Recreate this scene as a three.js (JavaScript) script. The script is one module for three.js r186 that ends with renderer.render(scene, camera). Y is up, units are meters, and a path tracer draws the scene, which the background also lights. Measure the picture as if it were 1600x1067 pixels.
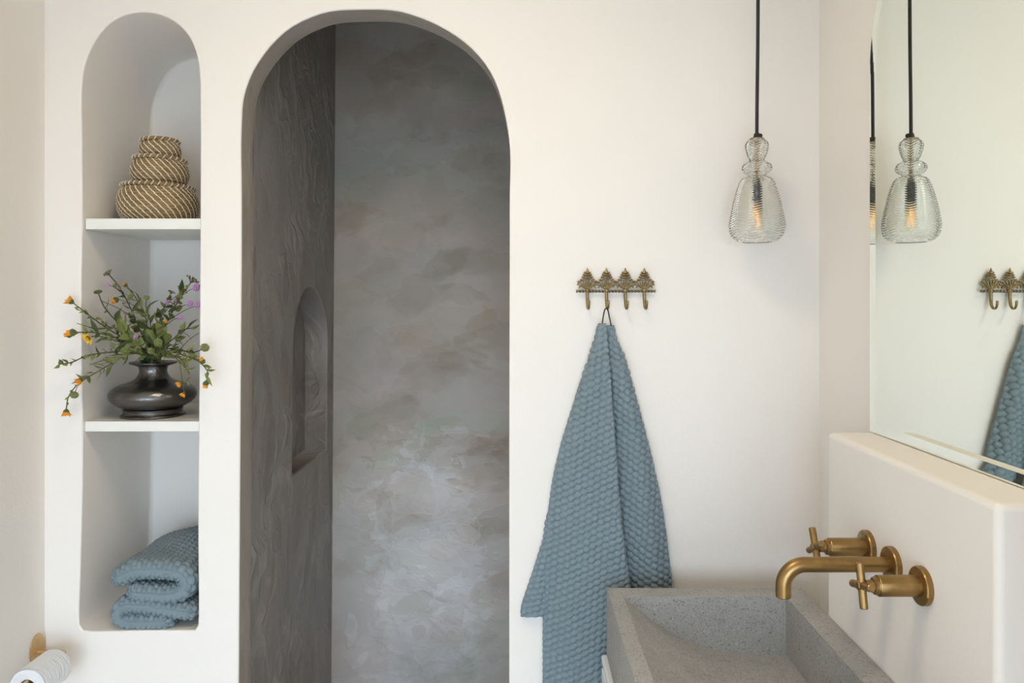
import * as THREE from 'three';
import { RoundedBoxGeometry } from 'three/addons/geometries/RoundedBoxGeometry.js';
import { mergeGeometries, mergeVertices, toCreasedNormals } from 'three/addons/utils/BufferGeometryUtils.js';
import { RectAreaLightUniformsLib } from 'three/addons/lights/RectAreaLightUniformsLib.js';
import { Brush, Evaluator, SUBTRACTION } from 'three-bvh-csg';

// ------------------------------------------------------------------ camera, sky, daylight, exposure
const scene = new THREE.Scene();
const FOCAL = 1194, EYE = 1.6, DIST = 2.0;               // focal length in pixels of the 1600 x 1067 frame; eye height; distance to the plastered wall
const camera = new THREE.PerspectiveCamera(2 * Math.atan(533.5 / FOCAL) * 180 / Math.PI, 1600 / 1067, 0.05, 60);
camera.position.set(0, EYE, DIST);
camera.lookAt(0, EYE, 0);
camera.setViewOffset(1600, 1067, -12, 63.5, 1600, 1067); // shift lens: verticals stay upright
camera.updateProjectionMatrix();
scene.add(camera);

scene.background = new THREE.Color().setRGB(1.6, 1.75, 1.95);        // bright overcast sky outside the window

RectAreaLightUniformsLib.init();
const WIN = { x0: -1.35, x1: 0.74, y0: 0.45, y1: 2.1, z: 4.6 };
// daylight through the window: only what stands above the horizon is sky, so its light leans down into the room
for (let k = 0; k < 5; k++) {
  const h = (WIN.y1 - WIN.y0) / 5, y = WIN.y0 + (k + 0.5) * h, x = (WIN.x0 + WIN.x1) / 2, z = WIN.z - 0.16;
  const daylight = new THREE.RectAreaLight(new THREE.Color().setRGB(0.78, 1.0, 1.31), 10.9, WIN.x1 - WIN.x0, h);
  daylight.position.set(x, y, z);
  daylight.lookAt(x, y - Math.tan(69 * Math.PI / 180), z - 1);
  daylight.castShadow = true; daylight.name = 'window_daylight';
  scene.add(daylight);
}

const renderer = new THREE.WebGLRenderer({ antialias: true });
renderer.toneMapping = THREE.LinearToneMapping;
renderer.toneMappingExposure = 1.0;
renderer.shadowMap.enabled = true;

// ------------------------------------------------------------------ helpers
let seed = 20240;
const rnd = () => { seed = (seed * 1664525 + 1013904223) >>> 0; return seed / 4294967296; };
const rr = (a, b) => a + (b - a) * rnd();
const clamp = (x, a, b) => Math.min(b, Math.max(a, x));
const smooth = (a, b, x) => { const t = clamp((x - a) / (b - a), 0, 1); return t * t * (3 - 2 * t); };
const lin = (r, g, b) => new THREE.Color().setRGB(r, g, b);
const V = (x, y, z) => new THREE.Vector3(x, y, z);
// a point from where it stands in the frame and how far it is from the lens plane
const at = (u, v, d = DIST) => V((u - 812) * d / FOCAL, EYE - (v - 470) * d / FOCAL, DIST - d);

const hash = (x, y, s) => { let h = (Math.imul(x, 374761393) + Math.imul(y, 668265263) + Math.imul(s, 974634777)) | 0; h = Math.imul(h ^ (h >>> 13), 1274126177); return ((h ^ (h >>> 16)) >>> 0) / 4294967296; };
function vnoise(x, y, s = 1) {
  const xi = Math.floor(x), yi = Math.floor(y), fx = x - xi, fy = y - yi;
  const u = fx * fx * (3 - 2 * fx), v = fy * fy * (3 - 2 * fy);
  const a = hash(xi, yi, s), b = hash(xi + 1, yi, s), c = hash(xi, yi + 1, s), d = hash(xi + 1, yi + 1, s);
  return a + (b - a) * u + (c - a) * v + (a - b - c + d) * u * v;
}
function fbm(x, y, o = 4, s = 1) { let r = 0, a = 0.5, t = 0; for (let i = 0; i < o; i++) { r += a * vnoise(x, y, s + i * 17); t += a; a *= 0.5; x *= 2.03; y *= 2.03; } return r / t; }

const taken = new Map();
function numbered(name) { const n = taken.get(name) ?? 0; taken.set(name, n + 1); return n ? `${name}_${String(n).padStart(3, '0')}` : name; }
function shade(o) { o.traverse((m) => { if (m.isMesh) { m.castShadow = true; m.receiveShadow = true; } }); return o; }
function mesh(name, geo, mat, parent) { if (mat === M.brass) geo = boxUV(clean(geo)); const m = new THREE.Mesh(geo, mat); m.name = name; m.castShadow = m.receiveShadow = true; if (parent) parent.add(m); return m; }
function struct(name, geo, mat, parent) { const m = mesh(name, geo, mat, parent ?? scene); if (!parent) m.userData.kind = 'structure'; return m; }
function thing(name, label, category, pos = [0, 0, 0], group) {
  const g = new THREE.Group(); g.name = numbered(name); g.position.set(...pos); scene.add(g);
  g.userData = { label, category }; if (group) g.userData.group = group;
  return g;
}
function clean(g) { const o = g.index ? g.toNonIndexed() : g.clone(); for (const k of Object.keys(o.attributes)) if (!['position', 'normal', 'uv'].includes(k)) o.deleteAttribute(k); if (!o.attributes.uv) o.setAttribute('uv', new THREE.BufferAttribute(new Float32Array(o.attributes.position.count * 2), 2)); o.clearGroups?.(); return o; }
const merge = (list) => mergeGeometries(list.map(clean), false);
// uv in metres, by the way each face points
function boxUV(geo, s = 1) {
  const g = geo.index ? geo.toNonIndexed() : geo, p = g.attributes.position, uv = new Float32Array(p.count * 2);
  const a = V(), b = V(), c = V(), n = V();
  for (let i = 0; i < p.count; i += 3) {
    a.fromBufferAttribute(p, i); b.fromBufferAttribute(p, i + 1); c.fromBufferAttribute(p, i + 2);
    n.copy(b).sub(a).cross(c.clone().sub(a));
    const ax = Math.abs(n.x), ay = Math.abs(n.y), az = Math.abs(n.z);
    [a, b, c].forEach((q, k) => {
      const [u, v] = az >= ax && az >= ay ? [q.x, q.y] : ax >= ay ? [q.z, q.y] : [q.x, q.z];
      uv[(i + k) * 2] = u * s; uv[(i + k) * 2 + 1] = v * s;
    });
  }
  g.setAttribute('uv', new THREE.BufferAttribute(uv, 2));
  return g;
}
function box(x0, x1, y0, y1, z0, z1, r = 0, seg = 3) {
  const g = r ? new RoundedBoxGeometry(x1 - x0, y1 - y0, z1 - z0, seg, r) : new THREE.BoxGeometry(x1 - x0, y1 - y0, z1 - z0);
  g.translate((x0 + x1) / 2, (y0 + y1) / 2, (z0 + z1) / 2); return g;
}
function tube(pts, r, seg = 24, rad = 8, closed = false) { return new THREE.TubeGeometry(new THREE.CatmullRomCurve3(pts, closed, 'centripetal'), seg, r, rad, closed); }
function capTube(pts, r, seg = 24, rad = 10) {
  const g = [tube(pts, r, seg, rad)];
  for (const e of [pts[0], pts[pts.length - 1]]) { const s = new THREE.SphereGeometry(r, rad, 6); s.translate(e.x, e.y, e.z); g.push(s); }
  return merge(g);
}
// a rod between two points with slightly rounded ends
function rod(a, b, r, seg = 20, bev = 0.0012) {
  const L = a.distanceTo(b), pts = [[0, -L / 2], [r - bev, -L / 2], [r, -L / 2 + bev], [r, L / 2 - bev], [r - bev, L / 2], [0, L / 2]].map(([x, y]) => new THREE.Vector2(x, y));
  let g = toCreasedNormals(new THREE.LatheGeometry(pts, seg), 0.6);
  const q = new THREE.Quaternion().setFromUnitVectors(V(0, 1, 0), b.clone().sub(a).normalize());
  g.applyQuaternion(q); const m = a.clone().add(b).multiplyScalar(0.5); g.translate(m.x, m.y, m.z);
  return g;
}
const lathe = (pairs, seg = 64) => new THREE.LatheGeometry(pairs.map(([r, y]) => new THREE.Vector2(r, y)), seg);
function splineLathe(pairs, seg = 64, n = 90) {
  const c = new THREE.CatmullRomCurve3(pairs.map(([r, y]) => V(r, y, 0)), false, 'centripetal');
  return new THREE.LatheGeometry(c.getPoints(n).map((p) => new THREE.Vector2(Math.max(p.x, 0), p.y)), seg);
}
// grid surface; f(s, t) gives a point, h(s, t) an optional relief along the normal, m(s, t) the uv in metres
function surface(nu, nv, f, h, m) {
  const pos = new Float32Array((nu + 1) * (nv + 1) * 3), uv = new Float32Array((nu + 1) * (nv + 1) * 2), idx = [], e = 1e-3;
  const a = V(), b = V();
  for (let j = 0, k = 0; j <= nv; j++) for (let i = 0; i <= nu; i++, k++) {
    const s = i / nu, t = j / nv, p = f(s, t);
    if (h) {
      const s0 = Math.max(0, s - e), s1 = Math.min(1, s + e), t0 = Math.max(0, t - e), t1 = Math.min(1, t + e);
      a.copy(f(s1, t)).sub(f(s0, t)); b.copy(f(s, t1)).sub(f(s, t0));
      a.cross(b); const l = a.length(); if (l > 1e-14) p.addScaledVector(a, h(s, t) / l);
    }
    pos[k * 3] = p.x; pos[k * 3 + 1] = p.y; pos[k * 3 + 2] = p.z;
    const [x, y] = m ? m(s, t) : [s, t]; uv[k * 2] = x; uv[k * 2 + 1] = y;
  }
  for (let j = 0; j < nv; j++) for (let i = 0; i < nu; i++) { const q = j * (nu + 1) + i; idx.push(q, q + 1, q + nu + 1, q + 1, q + nu + 2, q + nu + 1); }
  const g = new THREE.BufferGeometry(); g.setAttribute('position', new THREE.BufferAttribute(pos, 3)); g.setAttribute('uv', new THREE.BufferAttribute(uv, 2)); g.setIndex(idx); g.computeVertexNormals();
  return g;
}
function dataTex(w, h, fill, srgb = false, repeat = [1, 1]) {
  const d = new Uint8Array(w * h * 4);
  for (let y = 0, k = 0; y < h; y++) for (let x = 0; x < w; x++, k += 4) { const c = fill(x, y); d[k] = clamp(c[0] * 255, 0, 255); d[k + 1] = clamp(c[1] * 255, 0, 255); d[k + 2] = clamp(c[2] * 255, 0, 255); d[k + 3] = 255; }
  const t = new THREE.DataTexture(d, w, h); t.wrapS = t.wrapT = THREE.RepeatWrapping; t.magFilter = THREE.LinearFilter; t.minFilter = THREE.LinearFilter; t.repeat.set(...repeat);
  if (srgb) t.colorSpace = THREE.SRGBColorSpace; t.needsUpdate = true; return t;
}
const gray = (v) => [v, v, v];
// a fill that repeats without a seam: crossfade of a field with its shifted copy
const tiled = (f, w, h) => (x, y) => { const bx = smooth(0.75, 1, x / w), by = smooth(0.75, 1, y / h); const g = (X, Y) => f(X, Y); return (g(x, y) * (1 - bx) + g(x - w, y) * bx) * (1 - by) + (g(x, y - h) * (1 - bx) + g(x - w, y - h) * bx) * by; };

// ------------------------------------------------------------------ materials
const M = {};
{
  const relief = tiled((x, y) => 0.6 * fbm(x / 90, y / 70, 4, 3) + 0.3 * fbm(x / 20, y / 24, 3, 9) + 0.1 * vnoise(x / 2.5, y / 2.5, 21), 512, 512);
  const wallBump = dataTex(512, 512, (x, y) => gray(relief(x, y)), false, [1 / 0.9, 1 / 0.9]);
  M.plaster = new THREE.MeshStandardMaterial({ color: lin(0.875, 0.822, 0.752), roughness: 0.82, bumpMap: wallBump, bumpScale: 0.0022 });
  M.ceiling = new THREE.MeshStandardMaterial({ color: lin(0.88, 0.81, 0.72), roughness: 0.9 });
  M.shelf = new THREE.MeshStandardMaterial({ color: lin(0.84, 0.82, 0.75), roughness: 0.45 });
  M.white = new THREE.MeshPhysicalMaterial({ color: lin(0.86, 0.86, 0.85), roughness: 0.35, clearcoat: 0.3, clearcoatRoughness: 0.2 });
  const grain = tiled((x, y) => fbm(x / 60, y / 60, 4, 40), 256, 256);
  M.floor = new THREE.MeshStandardMaterial({ color: lin(0.66, 0.62, 0.56), roughness: 0.5, bumpMap: dataTex(256, 256, (x, y) => gray(grain(x, y)), false, [2, 2]), bumpScale: 0.001 });
  M.ground = new THREE.MeshStandardMaterial({ color: lin(0.30, 0.31, 0.20), roughness: 1 });
  M.pane = new THREE.MeshPhysicalMaterial({ color: 0xffffff, transmission: 1, thickness: 0, roughness: 0, ior: 1.5 });
}
// polished grey plaster: trowel strokes laid over each other, each with its own tint and raised edge
function trowelled(w, h, wm, hm, strokes, dir, base, s0, streak = 0) {
  const N = w * h, c = [new Float32Array(N), new Float32Array(N), new Float32Array(N)], e = new Float32Array(N), ru = new Float32Array(N);
  for (let y = 0, k = 0; y < h; y++) for (let x = 0; x < w; x++, k++) {
    const X = x / w * wm, Y = y / h * hm, n = fbm(X * 5, Y * 7, 4, s0) - 0.5, m = fbm(X * 2.2 + 9, Y * 3, 3, s0 + 5) - 0.5;
    c[0][k] = base[0] * (1 + 0.28 * n + 0.10 * m); c[1][k] = base[1] * (1 + 0.28 * n); c[2][k] = base[2] * (1 + 0.28 * n - 0.10 * m);
    const sk = streak ? smooth(0.42, 0.72, fbm(X * 20 + 5 * fbm(X * 7, Y * 9, 3, s0 + 8), Y * 11 + 3 * fbm(X * 9, Y * 5, 2, s0 + 9), 4, s0 + 6)) * smooth(0.38, 0.62, fbm(X * 5, Y * 3.5, 3, s0 + 12)) : 0;
    for (let i = 0; i < 3; i++) c[i][k] *= 1 + 0.22 * streak * (sk - 0.2);
    e[k] = 0.4 + 0.25 * fbm(X * 9, Y * 14, 4, s0 + 2) + 0.22 * streak * sk; ru[k] = 0.5 + 0.3 * n;
  }
  const tints = [[1.08, 1.07, 1.06], [0.86, 0.85, 0.82], [0.95, 1.01, 0.95], [1.05, 1.02, 1.04], [0.93, 0.88, 0.82], [0.9, 0.88, 0.84]];
  for (const S of strokes(dir)) {
    const cs = Math.cos(S.a), sn = Math.sin(S.a), R = S.l + S.w, T = S.tint ?? tints[Math.floor(rnd() * tints.length)], al = S.al, sd = Math.floor(rnd() * 9999);
    const x0 = Math.max(0, Math.floor((S.x - R) / wm * w)), x1 = Math.min(w - 1, Math.ceil((S.x + R) / wm * w)), y0 = Math.max(0, Math.floor((S.y - R) / hm * h)), y1 = Math.min(h - 1, Math.ceil((S.y + R) / hm * h));
    for (let y = y0; y <= y1; y++) for (let x = x0; x <= x1; x++) {
      const X = x / w * wm - S.x, Y = y / h * hm - S.y;
      const wx = 0.05 * (fbm((X + S.x) * 9, (Y + S.y) * 9, 3, 77) - 0.5), wy = 0.05 * (fbm((X + S.x) * 9 + 40, (Y + S.y) * 9, 3, 78) - 0.5);
      const a = (X + wx) * cs + (Y + wy) * sn, b = -(X + wx) * sn + (Y + wy) * cs;
      const rag = 0.25 + 0.95 * fbm((a + 3) * 22, (b + 3) * 30, 4, sd), q = Math.sqrt((a / S.l) ** 2 + (b / S.w) ** 2);
      if (q > 1.05) continue;
      const ed = rag - q * q * 0.95, mk = smooth(0, b > 0 ? 0.05 : 0.3, ed) * al; if (mk <= 0) continue;
      const k = y * w + x, rg = Math.exp(-Math.pow((ed - 0.03) / 0.03, 2)) * (b > 0 ? 1 : 0.25);
      for (let i = 0; i < 3; i++) c[i][k] *= 1 + (T[i] - 1) * mk;
      e[k] += al * (0.10 * smooth(0, 0.06, ed) + 0.07 * rg) * (S.up ?? 1); ru[k] += mk * ((T[0] + T[1]) / 2 - 1) * -0.6;
    }
  }
  const tex = (f, srgb) => { const t = dataTex(w, h, f, srgb); t.wrapS = t.wrapT = THREE.ClampToEdgeWrapping; return t; };
  const enc = (v) => { v = clamp(v, 0, 1); return v <= 0.0031308 ? v * 12.92 : 1.055 * Math.pow(v, 1 / 2.4) - 0.055; };
  return { map: tex((x, y) => { const k = y * w + x; return [enc(c[0][k]), enc(c[1][k]), enc(c[2][k])]; }, true), bumpMap: tex((x, y) => gray(e[y * w + x] * 0.6)), roughnessMap: tex((x, y) => gray(clamp(ru[y * w + x], 0.25, 0.8))) };
}
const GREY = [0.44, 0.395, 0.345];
const strokesOf = (W, H, n, lw, aw, extra = []) => function* (dir) {
  for (let i = 0; i < n; i++) { const l = rr(lw[0], lw[1]); yield { x: rr(0, W), y: rr(0, H), l, w: l * rr(aw[0], aw[1]), a: dir + rr(-0.5, 0.5), al: rr(0.12, 0.75) }; }
  yield* extra;
};
{
  // stains and pale skim patches on the shower's end wall, plus painted daylight falloff (metres from its lower left corner)
  const P = (u, v, l, w, a, tint, al) => { const p = at(u, v, 3.0); return { x: p.x + 0.76, y: p.y, l: l * 3 / FOCAL, w: w * 3 / FOCAL, a, tint, al, up: 1.2 }; };
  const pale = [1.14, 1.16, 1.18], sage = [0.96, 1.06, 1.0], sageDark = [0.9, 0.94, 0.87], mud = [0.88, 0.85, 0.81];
  const litSkim = [1.15, 1.19, 1.25], olive = [0.93, 0.93, 0.87], brown = [0.93, 0.86, 0.79];
  const upper = [P(560, 130, 110, 70, 0.1, brown, 0.6), P(700, 140, 130, 90, 0.1, brown, 0.6), P(620, 330, 110, 80, 0.2, brown, 0.5), P(730, 330, 90, 110, 0, olive, 0.6), P(600, 470, 120, 60, 0.2, olive, 0.6), P(720, 520, 120, 50, 0.15, olive, 0.6), P(560, 570, 60, 60, 0, olive, 0.5), P(570, 290, 40, 60, 0, sageDark, 0.5)];
  const litCoat = [1.12, 1.165, 1.22], lower = [P(600, 910, 190, 260, 0, litCoat, 0.8), P(720, 900, 170, 250, 0, litCoat, 0.8), P(640, 790, 150, 60, 0.15, litSkim, 0.35), P(740, 780, 110, 75, 0.1, litSkim, 0.3), P(560, 830, 50, 80, 0, litSkim, 0.5), P(700, 880, 130, 60, 0.1, litSkim, 0.5), P(560, 950, 50, 70, 0, litSkim, 0.4), P(640, 1020, 120, 60, 0.1, litSkim, 0.45), P(600, 740, 90, 26, 0.1, litSkim, 0.5), P(740, 1090, 130, 60, 0.1, litSkim, 0.5), P(580, 1100, 90, 60, 0.1, litSkim, 0.5)];  // pale coats also paint in the stronger daylight low on the wall
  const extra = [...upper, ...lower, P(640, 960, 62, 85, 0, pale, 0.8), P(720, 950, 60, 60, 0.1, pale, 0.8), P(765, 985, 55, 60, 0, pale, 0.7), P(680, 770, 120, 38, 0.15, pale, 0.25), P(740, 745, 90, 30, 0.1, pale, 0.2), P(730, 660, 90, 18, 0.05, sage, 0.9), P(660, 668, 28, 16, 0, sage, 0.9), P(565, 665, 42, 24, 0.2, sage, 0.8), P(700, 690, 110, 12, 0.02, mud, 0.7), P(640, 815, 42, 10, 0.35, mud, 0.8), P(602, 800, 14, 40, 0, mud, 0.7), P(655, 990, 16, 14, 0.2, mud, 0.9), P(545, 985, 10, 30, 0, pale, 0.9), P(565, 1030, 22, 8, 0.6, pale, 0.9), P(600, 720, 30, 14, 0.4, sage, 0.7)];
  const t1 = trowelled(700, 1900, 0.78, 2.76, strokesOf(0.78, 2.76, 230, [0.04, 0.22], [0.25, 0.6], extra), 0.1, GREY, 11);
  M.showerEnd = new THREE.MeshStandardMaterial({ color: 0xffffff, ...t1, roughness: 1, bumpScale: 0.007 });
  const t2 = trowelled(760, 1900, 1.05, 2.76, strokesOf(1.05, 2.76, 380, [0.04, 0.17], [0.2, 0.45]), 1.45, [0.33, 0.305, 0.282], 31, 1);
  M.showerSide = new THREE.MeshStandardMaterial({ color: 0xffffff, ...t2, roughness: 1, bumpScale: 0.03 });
  const t3 = trowelled(512, 512, 0.6, 0.6, strokesOf(0.6, 0.6, 120, [0.02, 0.1], [0.2, 0.4]), 0.3, GREY, 51);
  for (const k of ['map', 'bumpMap', 'roughnessMap']) { t3[k].wrapS = t3[k].wrapT = THREE.MirroredRepeatWrapping; t3[k].repeat.set(1 / 0.6, 1 / 0.6); }
  M.showerTrim = new THREE.MeshStandardMaterial({ color: 0xffffff, ...t3, roughness: 1, bumpScale: 0.005 });
}
{
  // cast concrete: fine dark pits and pale grains
  const spots = new Float32Array(512 * 512), pits = new Float32Array(512 * 512).fill(1);
  for (let n = 0; n < 7000; n++) {
    const x = Math.floor(rnd() * 512), y = Math.floor(rnd() * 512), r = rr(0.6, 2.3), v = rnd() < 0.62 ? -rr(0.15, 0.5) : rr(0.1, 0.3);
    for (let j = -3; j <= 3; j++) for (let i = -3; i <= 3; i++) if (i * i + j * j <= r * r) { const k = ((y + j) & 511) * 512 + ((x + i) & 511); spots[k] = v; if (v < -0.25) pits[k] = 0.3; }
  }
  const cl = tiled((x, y) => fbm(x / 70, y / 70, 4, 71), 512, 512);
  M.concrete = new THREE.MeshStandardMaterial({ color: 0xffffff, roughness: 0.72, map: dataTex(512, 512, (x, y) => { const v = (0.655 + 0.07 * (cl(x, y) - 0.5)) * (1 + 0.45 * spots[y * 512 + x]); return [v, v * 0.99, v * 0.962]; }, true, [1 / 0.42, 1 / 0.42]), bumpMap: dataTex(512, 512, (x, y) => gray(pits[y * 512 + x] * 0.8), false, [1 / 0.42, 1 / 0.42]), bumpScale: 0.0012 });
  const br = tiled((x, y) => fbm(x / 30, y / 30, 4, 81), 256, 256);
  M.brass = new THREE.MeshStandardMaterial({ color: 0xffffff, metalness: 1, roughness: 0.4, map: dataTex(256, 256, (x, y) => { const v = 1 + 0.22 * (br(x, y) - 0.5); return [0.615 * v, 0.495 * v, 0.315 * v]; }, true, [9, 9]), roughnessMap: dataTex(256, 256, (x, y) => gray(0.85 + 0.3 * (br(y, x) - 0.5)), false, [9, 9]) });
  M.rackBrass = new THREE.MeshStandardMaterial({ color: lin(0.30, 0.225, 0.11), metalness: 1, roughness: 0.3 });
  M.holderBrass = new THREE.MeshStandardMaterial({ color: lin(0.66, 0.47, 0.25), metalness: 1, roughness: 0.4 });
  const pw = tiled((x, y) => fbm(x / 26, y / 40, 4, 91), 256, 256);
  M.pewter = new THREE.MeshStandardMaterial({ color: lin(0.155, 0.15, 0.145), metalness: 1, roughness: 0.3, bumpMap: dataTex(256, 256, (x, y) => gray(pw(x, y)), false, [3, 2]), bumpScale: 0.0016 });
  M.towel = new THREE.MeshStandardMaterial({ color: lin(0.205, 0.262, 0.285), roughness: 0.95 });
  M.black = new THREE.MeshStandardMaterial({ color: lin(0.012, 0.012, 0.013), roughness: 0.6 });
  M.mirror = new THREE.MeshStandardMaterial({ color: lin(0.89, 0.925, 0.86), metalness: 1, roughness: 0.0 });
  M.glassEdge = new THREE.MeshStandardMaterial({ color: lin(0.45, 0.5, 0.45), roughness: 0.2 });
  M.glass = new THREE.MeshPhysicalMaterial({ color: lin(0.97, 0.985, 0.97), transmission: 1, thickness: 0.002, roughness: 0.0, ior: 1.47 });
  const pp = tiled((x, y) => fbm(x / 40, y / 9, 4, 101), 256, 256);
  M.paper = new THREE.MeshStandardMaterial({ color: lin(0.86, 0.86, 0.86), roughness: 0.95, bumpMap: dataTex(256, 256, (x, y) => gray(pp(x, y)), false, [2, 3]), bumpScale: 0.003 });
  M.card = new THREE.MeshStandardMaterial({ color: lin(0.25, 0.16, 0.09), roughness: 0.9 });
  const ws = tiled((x, y) => fbm(x / 9, y / 40, 3, 111), 256, 256);
  M.seagrass = new THREE.MeshStandardMaterial({ color: 0xffffff, roughness: 0.85, map: dataTex(256, 256, (x, y) => { const v = 0.75 + 0.7 * (ws(y, x) - 0.5); return [0.74 * v, 0.61 * v, 0.42 * v]; }, true, [5, 3]) });
  M.stitch = new THREE.MeshStandardMaterial({ color: lin(0.92, 0.84, 0.66), roughness: 0.7 });
  M.stem = new THREE.MeshStandardMaterial({ color: lin(0.075, 0.095, 0.028), roughness: 0.7 });
  M.stemDark = new THREE.MeshStandardMaterial({ color: lin(0.045, 0.04, 0.02), roughness: 0.7 });
  M.leaves = [[0.125, 0.155, 0.03], [0.20, 0.23, 0.05], [0.07, 0.10, 0.026], [0.27, 0.29, 0.085]].map((c) => new THREE.MeshPhysicalMaterial({ color: lin(...c), roughness: 0.7, transmission: 0.3, thickness: 0 }));
  M.orange = new THREE.MeshStandardMaterial({ color: lin(0.86, 0.33, 0.012), roughness: 0.7 });
  M.yellow = new THREE.MeshStandardMaterial({ color: lin(0.88, 0.50, 0.015), roughness: 0.7 });
  M.calyx = new THREE.MeshStandardMaterial({ color: lin(0.09, 0.12, 0.035), roughness: 0.8 });
  M.seed = new THREE.MeshStandardMaterial({ color: lin(0.20, 0.24, 0.07), roughness: 0.85 });
  M.umbel = new THREE.MeshStandardMaterial({ color: lin(0.16, 0.13, 0.06), roughness: 0.85 });
  M.lilac = new THREE.MeshStandardMaterial({ color: lin(0.56, 0.28, 0.52), roughness: 0.75 });
  M.socket = new THREE.MeshStandardMaterial({ color: lin(0.02, 0.02, 0.022), roughness: 0.35 });
  M.filament = new THREE.MeshStandardMaterial({ color: lin(0.8, 0.5, 0.25), emissive: lin(1.0, 0.55, 0.24), emissiveIntensity: 0.6, roughness: 0.5 });
}

// ------------------------------------------------------------------ outlines of the openings, in metres on the plastered wall
function outline(points, n) { return new THREE.CatmullRomCurve3(points.map(([u, v]) => at(u, v)), false, 'centripetal').getSpacedPoints(n).map((p) => new THREE.Vector2(p.x, p.y)); }
const FLOORV = 470 + EYE * FOCAL / DIST;
const archPts = [...[[372.6, FLOORV]], ...outline([[372.6, 1067], [374, 832], [375.6, 580], [377, 400], [377, 295], [376.3, 227], [377.6, 182], [379, 160], [384, 138], [395, 111], [408, 90], [420, 74], [444, 50], [465, 36], [484.5, 27], [504, 20], [525, 16], [570, 14.4], [600, 14.6], [627, 18], [652, 25.5], [678, 36], [705, 51], [727.5, 67], [744, 82.5], [760.5, 103], [774, 128], [784.7, 160], [793, 200], [796.5, 230], [797.3, 261], [796.4, 300], [796.2, 400], [795.6, 600], [795.4, 1067]], 150), [795.4, FLOORV]]
  .map((p) => p.isVector2 ? p : (() => { const q = at(p[0], p[1]); return new THREE.Vector2(q.x, q.y); })());
const nichePts = outline([[304, 984.8], [220, 985.2], [131, 985.6], [125.2, 983], [123.3, 976], [125, 889], [128, 775], [128.6, 675], [127, 560], [126.5, 450], [128, 340], [127.5, 230], [127.5, 135], [132, 101], [148, 64], [171, 36], [195, 23.5], [222, 19], [249, 22.5], [276, 36], [296, 58], [308, 89], [311.5, 118], [312.5, 169], [312.5, 340], [311, 560], [310, 677], [309, 813], [309, 976], [307.6, 982.5], [304, 984.8]], 190).slice(0, -1);
function offsetLoop(pts, r, closed) {
  const n = pts.length; return pts.map((p, i) => {
    const a = pts[closed ? (i + n - 1) % n : Math.max(0, i - 1)], b = pts[closed ? (i + 1) % n : Math.min(n - 1, i + 1)];
    const d = b.clone().sub(a).normalize(); return new THREE.Vector2(p.x - d.y * r, p.y + d.x * r);   // to the left of the way the loop runs
  });
}
// rows of a strip that follows a loop: [offset, z] for every row
function strip(pts, rows, closed, out) {
  const n = pts.length, pos = [], idx = [], uv = [], L = [0];
  for (let i = 1; i <= n; i++) L.push(L[i - 1] + pts[i % n].distanceTo(pts[i - 1]));
  rows.forEach(([r, z]) => { offsetLoop(pts, r * out, closed).forEach((p, i) => { pos.push(p.x, p.y, z); uv.push(L[i], z); }); });
  const m = closed ? n : n - 1;
  for (let j = 0; j < rows.length - 1; j++) for (let i = 0; i < m; i++) { const a = j * n + i, b = j * n + (i + 1) % n, c = a + n, d = b + n; out > 0 ? idx.push(a, b, c, b, d, c) : idx.push(a, c, b, b, c, d); }
  const g = new THREE.BufferGeometry(); g.setAttribute('position', new THREE.Float32BufferAttribute(pos, 3)); g.setAttribute('uv', new THREE.Float32BufferAttribute(uv, 2)); g.setIndex(idx); g.computeVertexNormals(); return g;
}
const BR = 0.0045, bevelRows = []; for (let k = 0; k <= 5; k++) { const a = k / 5 * Math.PI / 2; bevelRows.push([BR * (1 - Math.sin(a)), -BR * (1 - Math.cos(a))]); }

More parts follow.
